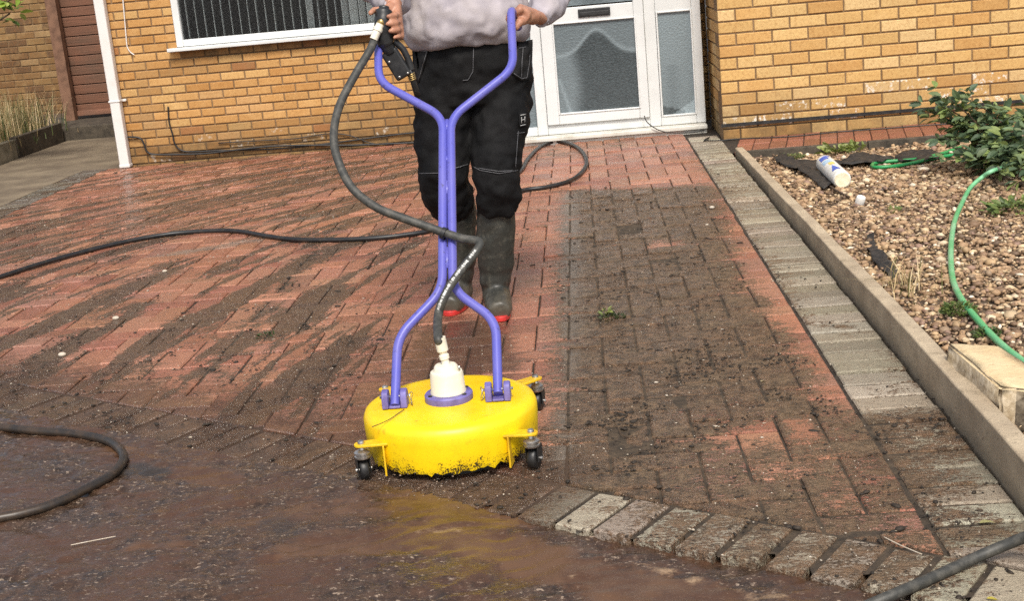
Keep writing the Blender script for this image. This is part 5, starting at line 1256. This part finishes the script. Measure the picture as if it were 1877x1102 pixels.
# boots
for nm, foot, top, toe, sgn in (('boot', fR, A(909, 378, -.03), Vector((.02, -.17, 0)), 1), ('boot', fL, A(838, 372, .10), Vector((-.03, -.16, 0)), -1)):
    bt_ = MB(); an = foot+Vector((0, .0, .10)); td = toe.normalized()
    bt_.tube(spline([top, top.lerp(an, .35), top.lerp(an, .75), an, foot+Vector((0, .01, .045))], 4), [.070]*3+[.071]*3+[.067]*3+[.060]*3+[.052, .05, .05, .05, .05], 20)
    bt_.tube(spline([foot-td*.055+Vector((0, 0, .045)), foot+td*.02+Vector((0, 0, .058)), foot+td*.09+Vector((0, 0, .048)), foot+td*.16+Vector((0, 0, .036))], 4), [.040]*3+[.052]*4+[.050]*3+[.046, .042, .034], 16)
    bo = bt_.build(nm, M['boot'], per, True); remesh(bo, .007, 4, .5); displace(bo, .010, .05)
    # sole and heel
    so_ = MB(); pr_ = []
    s = Vector((-td.y, td.x, 0))
    for a in range(0, 360, 15):
        ca_, sa_ = math.cos(R(a)), math.sin(R(a)); l = ca_*.122+.052; wv = .044*(1-.12*(ca_ < -.2)); pr_.append(foot+td*l+s*sa_*wv*(abs(sa_)**-.25 if abs(sa_) > .05 else 1))
    n = len(pr_); so_.add([Vector((p.x, p.y, .002)) for p in pr_]+[Vector((p.x, p.y, .022)) for p in pr_], [tuple(range(n))[::-1], tuple(range(n, 2*n))]+[(i, (i+1) % n, (i+1) % n+n, i+n) for i in range(n)])
    so_.build('sole', M['red'], bo, bevel=.004)
    if sgn < 0:
        pass

# things sewn on: pocket flaps, seams, badge - laid on the surface by casting rays at it
dg = bpy.context.evaluated_depsgraph_get(); dg.update()
def bvh(o):
    ev = o.evaluated_get(dg); me = ev.to_mesh(); mwx = o.matrix_world
    bm = bmesh.new(); bm.from_mesh(me); bm.transform(mwx); t = BVHTree.FromBMesh(bm); bm.free(); ev.to_mesh_clear(); return t
tb = bvh(trs)
def hit(x, y, off=.002, tree=None):
    d = ray(x, y).normalized(); h = (tree or tb).ray_cast(O, d, 20)
    if h[0] is None: return None
    return h[0]-d*off
def seam(px, name='seam', r=.0013, tree=None, mat='stitch', parent=None, off=.0035):
    dense = []
    for (x0, y0), (x1, y1) in zip(px[:-1], px[1:]):
        n = max(2, int(math.hypot(x1-x0, y1-y0)/4))
        for k in range(n): dense.append((x0+(x1-x0)*k/n, y0+(y1-y0)*k/n))
    dense.append(px[-1]); run = []; m_ = MB(); ok = False
    for p in dense+[None]:
        h = hit(*p, off, tree) if p else None
        if h is not None and (not run or (h-run[-1]).length < .06): run.append(h)
        else:
            if len(run) > 2: m_.tube(run, r, 5); ok = True
            run = [h] if h is not None else []
    return m_.build(name, M[mat], parent or trs, True) if ok else None
def flap(px, th=.006):
    # a cloth panel following the trousers' surface: subdivided polygon in the panel's own outline
    cx = sum(p[0] for p in px)/len(px); cy_ = sum(p[1] for p in px)/len(px); N = 6; V = []; Fc = []; n = len(px)
    out = []
    for i in range(n):
        a, b = px[i], px[(i+1) % n]; m_ = 6
        for k in range(m_): out.append((a[0]+(b[0]-a[0])*k/m_, a[1]+(b[1]-a[1])*k/m_))
    m_ = len(out); last = None
    for j in range(N+1):
        for p in out:
            h = hit(cx+(p[0]-cx)*(j+.2)/(N+.2), cy_+(p[1]-cy_)*(j+.2)/(N+.2), th)
            if h is None or (last is not None and abs(h.y-last.y) > .09): h = AY(cx+(p[0]-cx)*(j+.2)/(N+.2), cy_+(p[1]-cy_)*(j+.2)/(N+.2), last.y if last else PY_-.14)
            last = h; V.append(h)
    for j in range(N):
        for k in range(m_):
            Fc.append((j*m_+k, j*m_+(k+1) % m_, (j+1)*m_+(k+1) % m_, (j+1)*m_+k))
    Fc.append(tuple(range(m_)))
    o = MB().add(V, Fc).build('pocket', M['pocket'], trs, True); s = o.modifiers.new('s', 'SOLIDIFY'); s.thickness = .004; s.offset = 0
    return o
flap([(756,84),(786,88),(780,112),(768,152),(758,140)]); flap([(950,78),(976,72),(975,110),(968,146),(955,148),(938,134)])
for px in ([(760,92),(784,94)], [(783,92),(776,116),(767,146)], [(766,146),(760,138)], [(951,88),(973,84)], [(942,134),(956,144),(966,142),(971,112),(972,84)], [(959,86),(957,110),(956,142)]):
    seam(px, 'pocket_seam', .0013, off=.013)
for px in ([(868,88),(867,130),(858,146),(848,147)], [(867,305),(880,312),(915,318),(950,312)], [(877,308),(915,314),(940,312)], [(768,318),(805,317)], [(834,308),(862,300)], [(950,240),(945,308)], [(948,244),(966,242)], [(770,86),(768,120)]):
    seam(px)
bad = flap([(952,208),(965,206),(966,230),(952,233)], .008); bad.name = 'knife_pocket_tab'
for px in ([(954,211),(964,209)], [(954,230),(964,228)], [(956,214),(956,226)], [(962,213),(962,224)], [(956,220),(962,218)]): seam(px, 'tab_mark', .0013, None, 'mark', bad, .015)
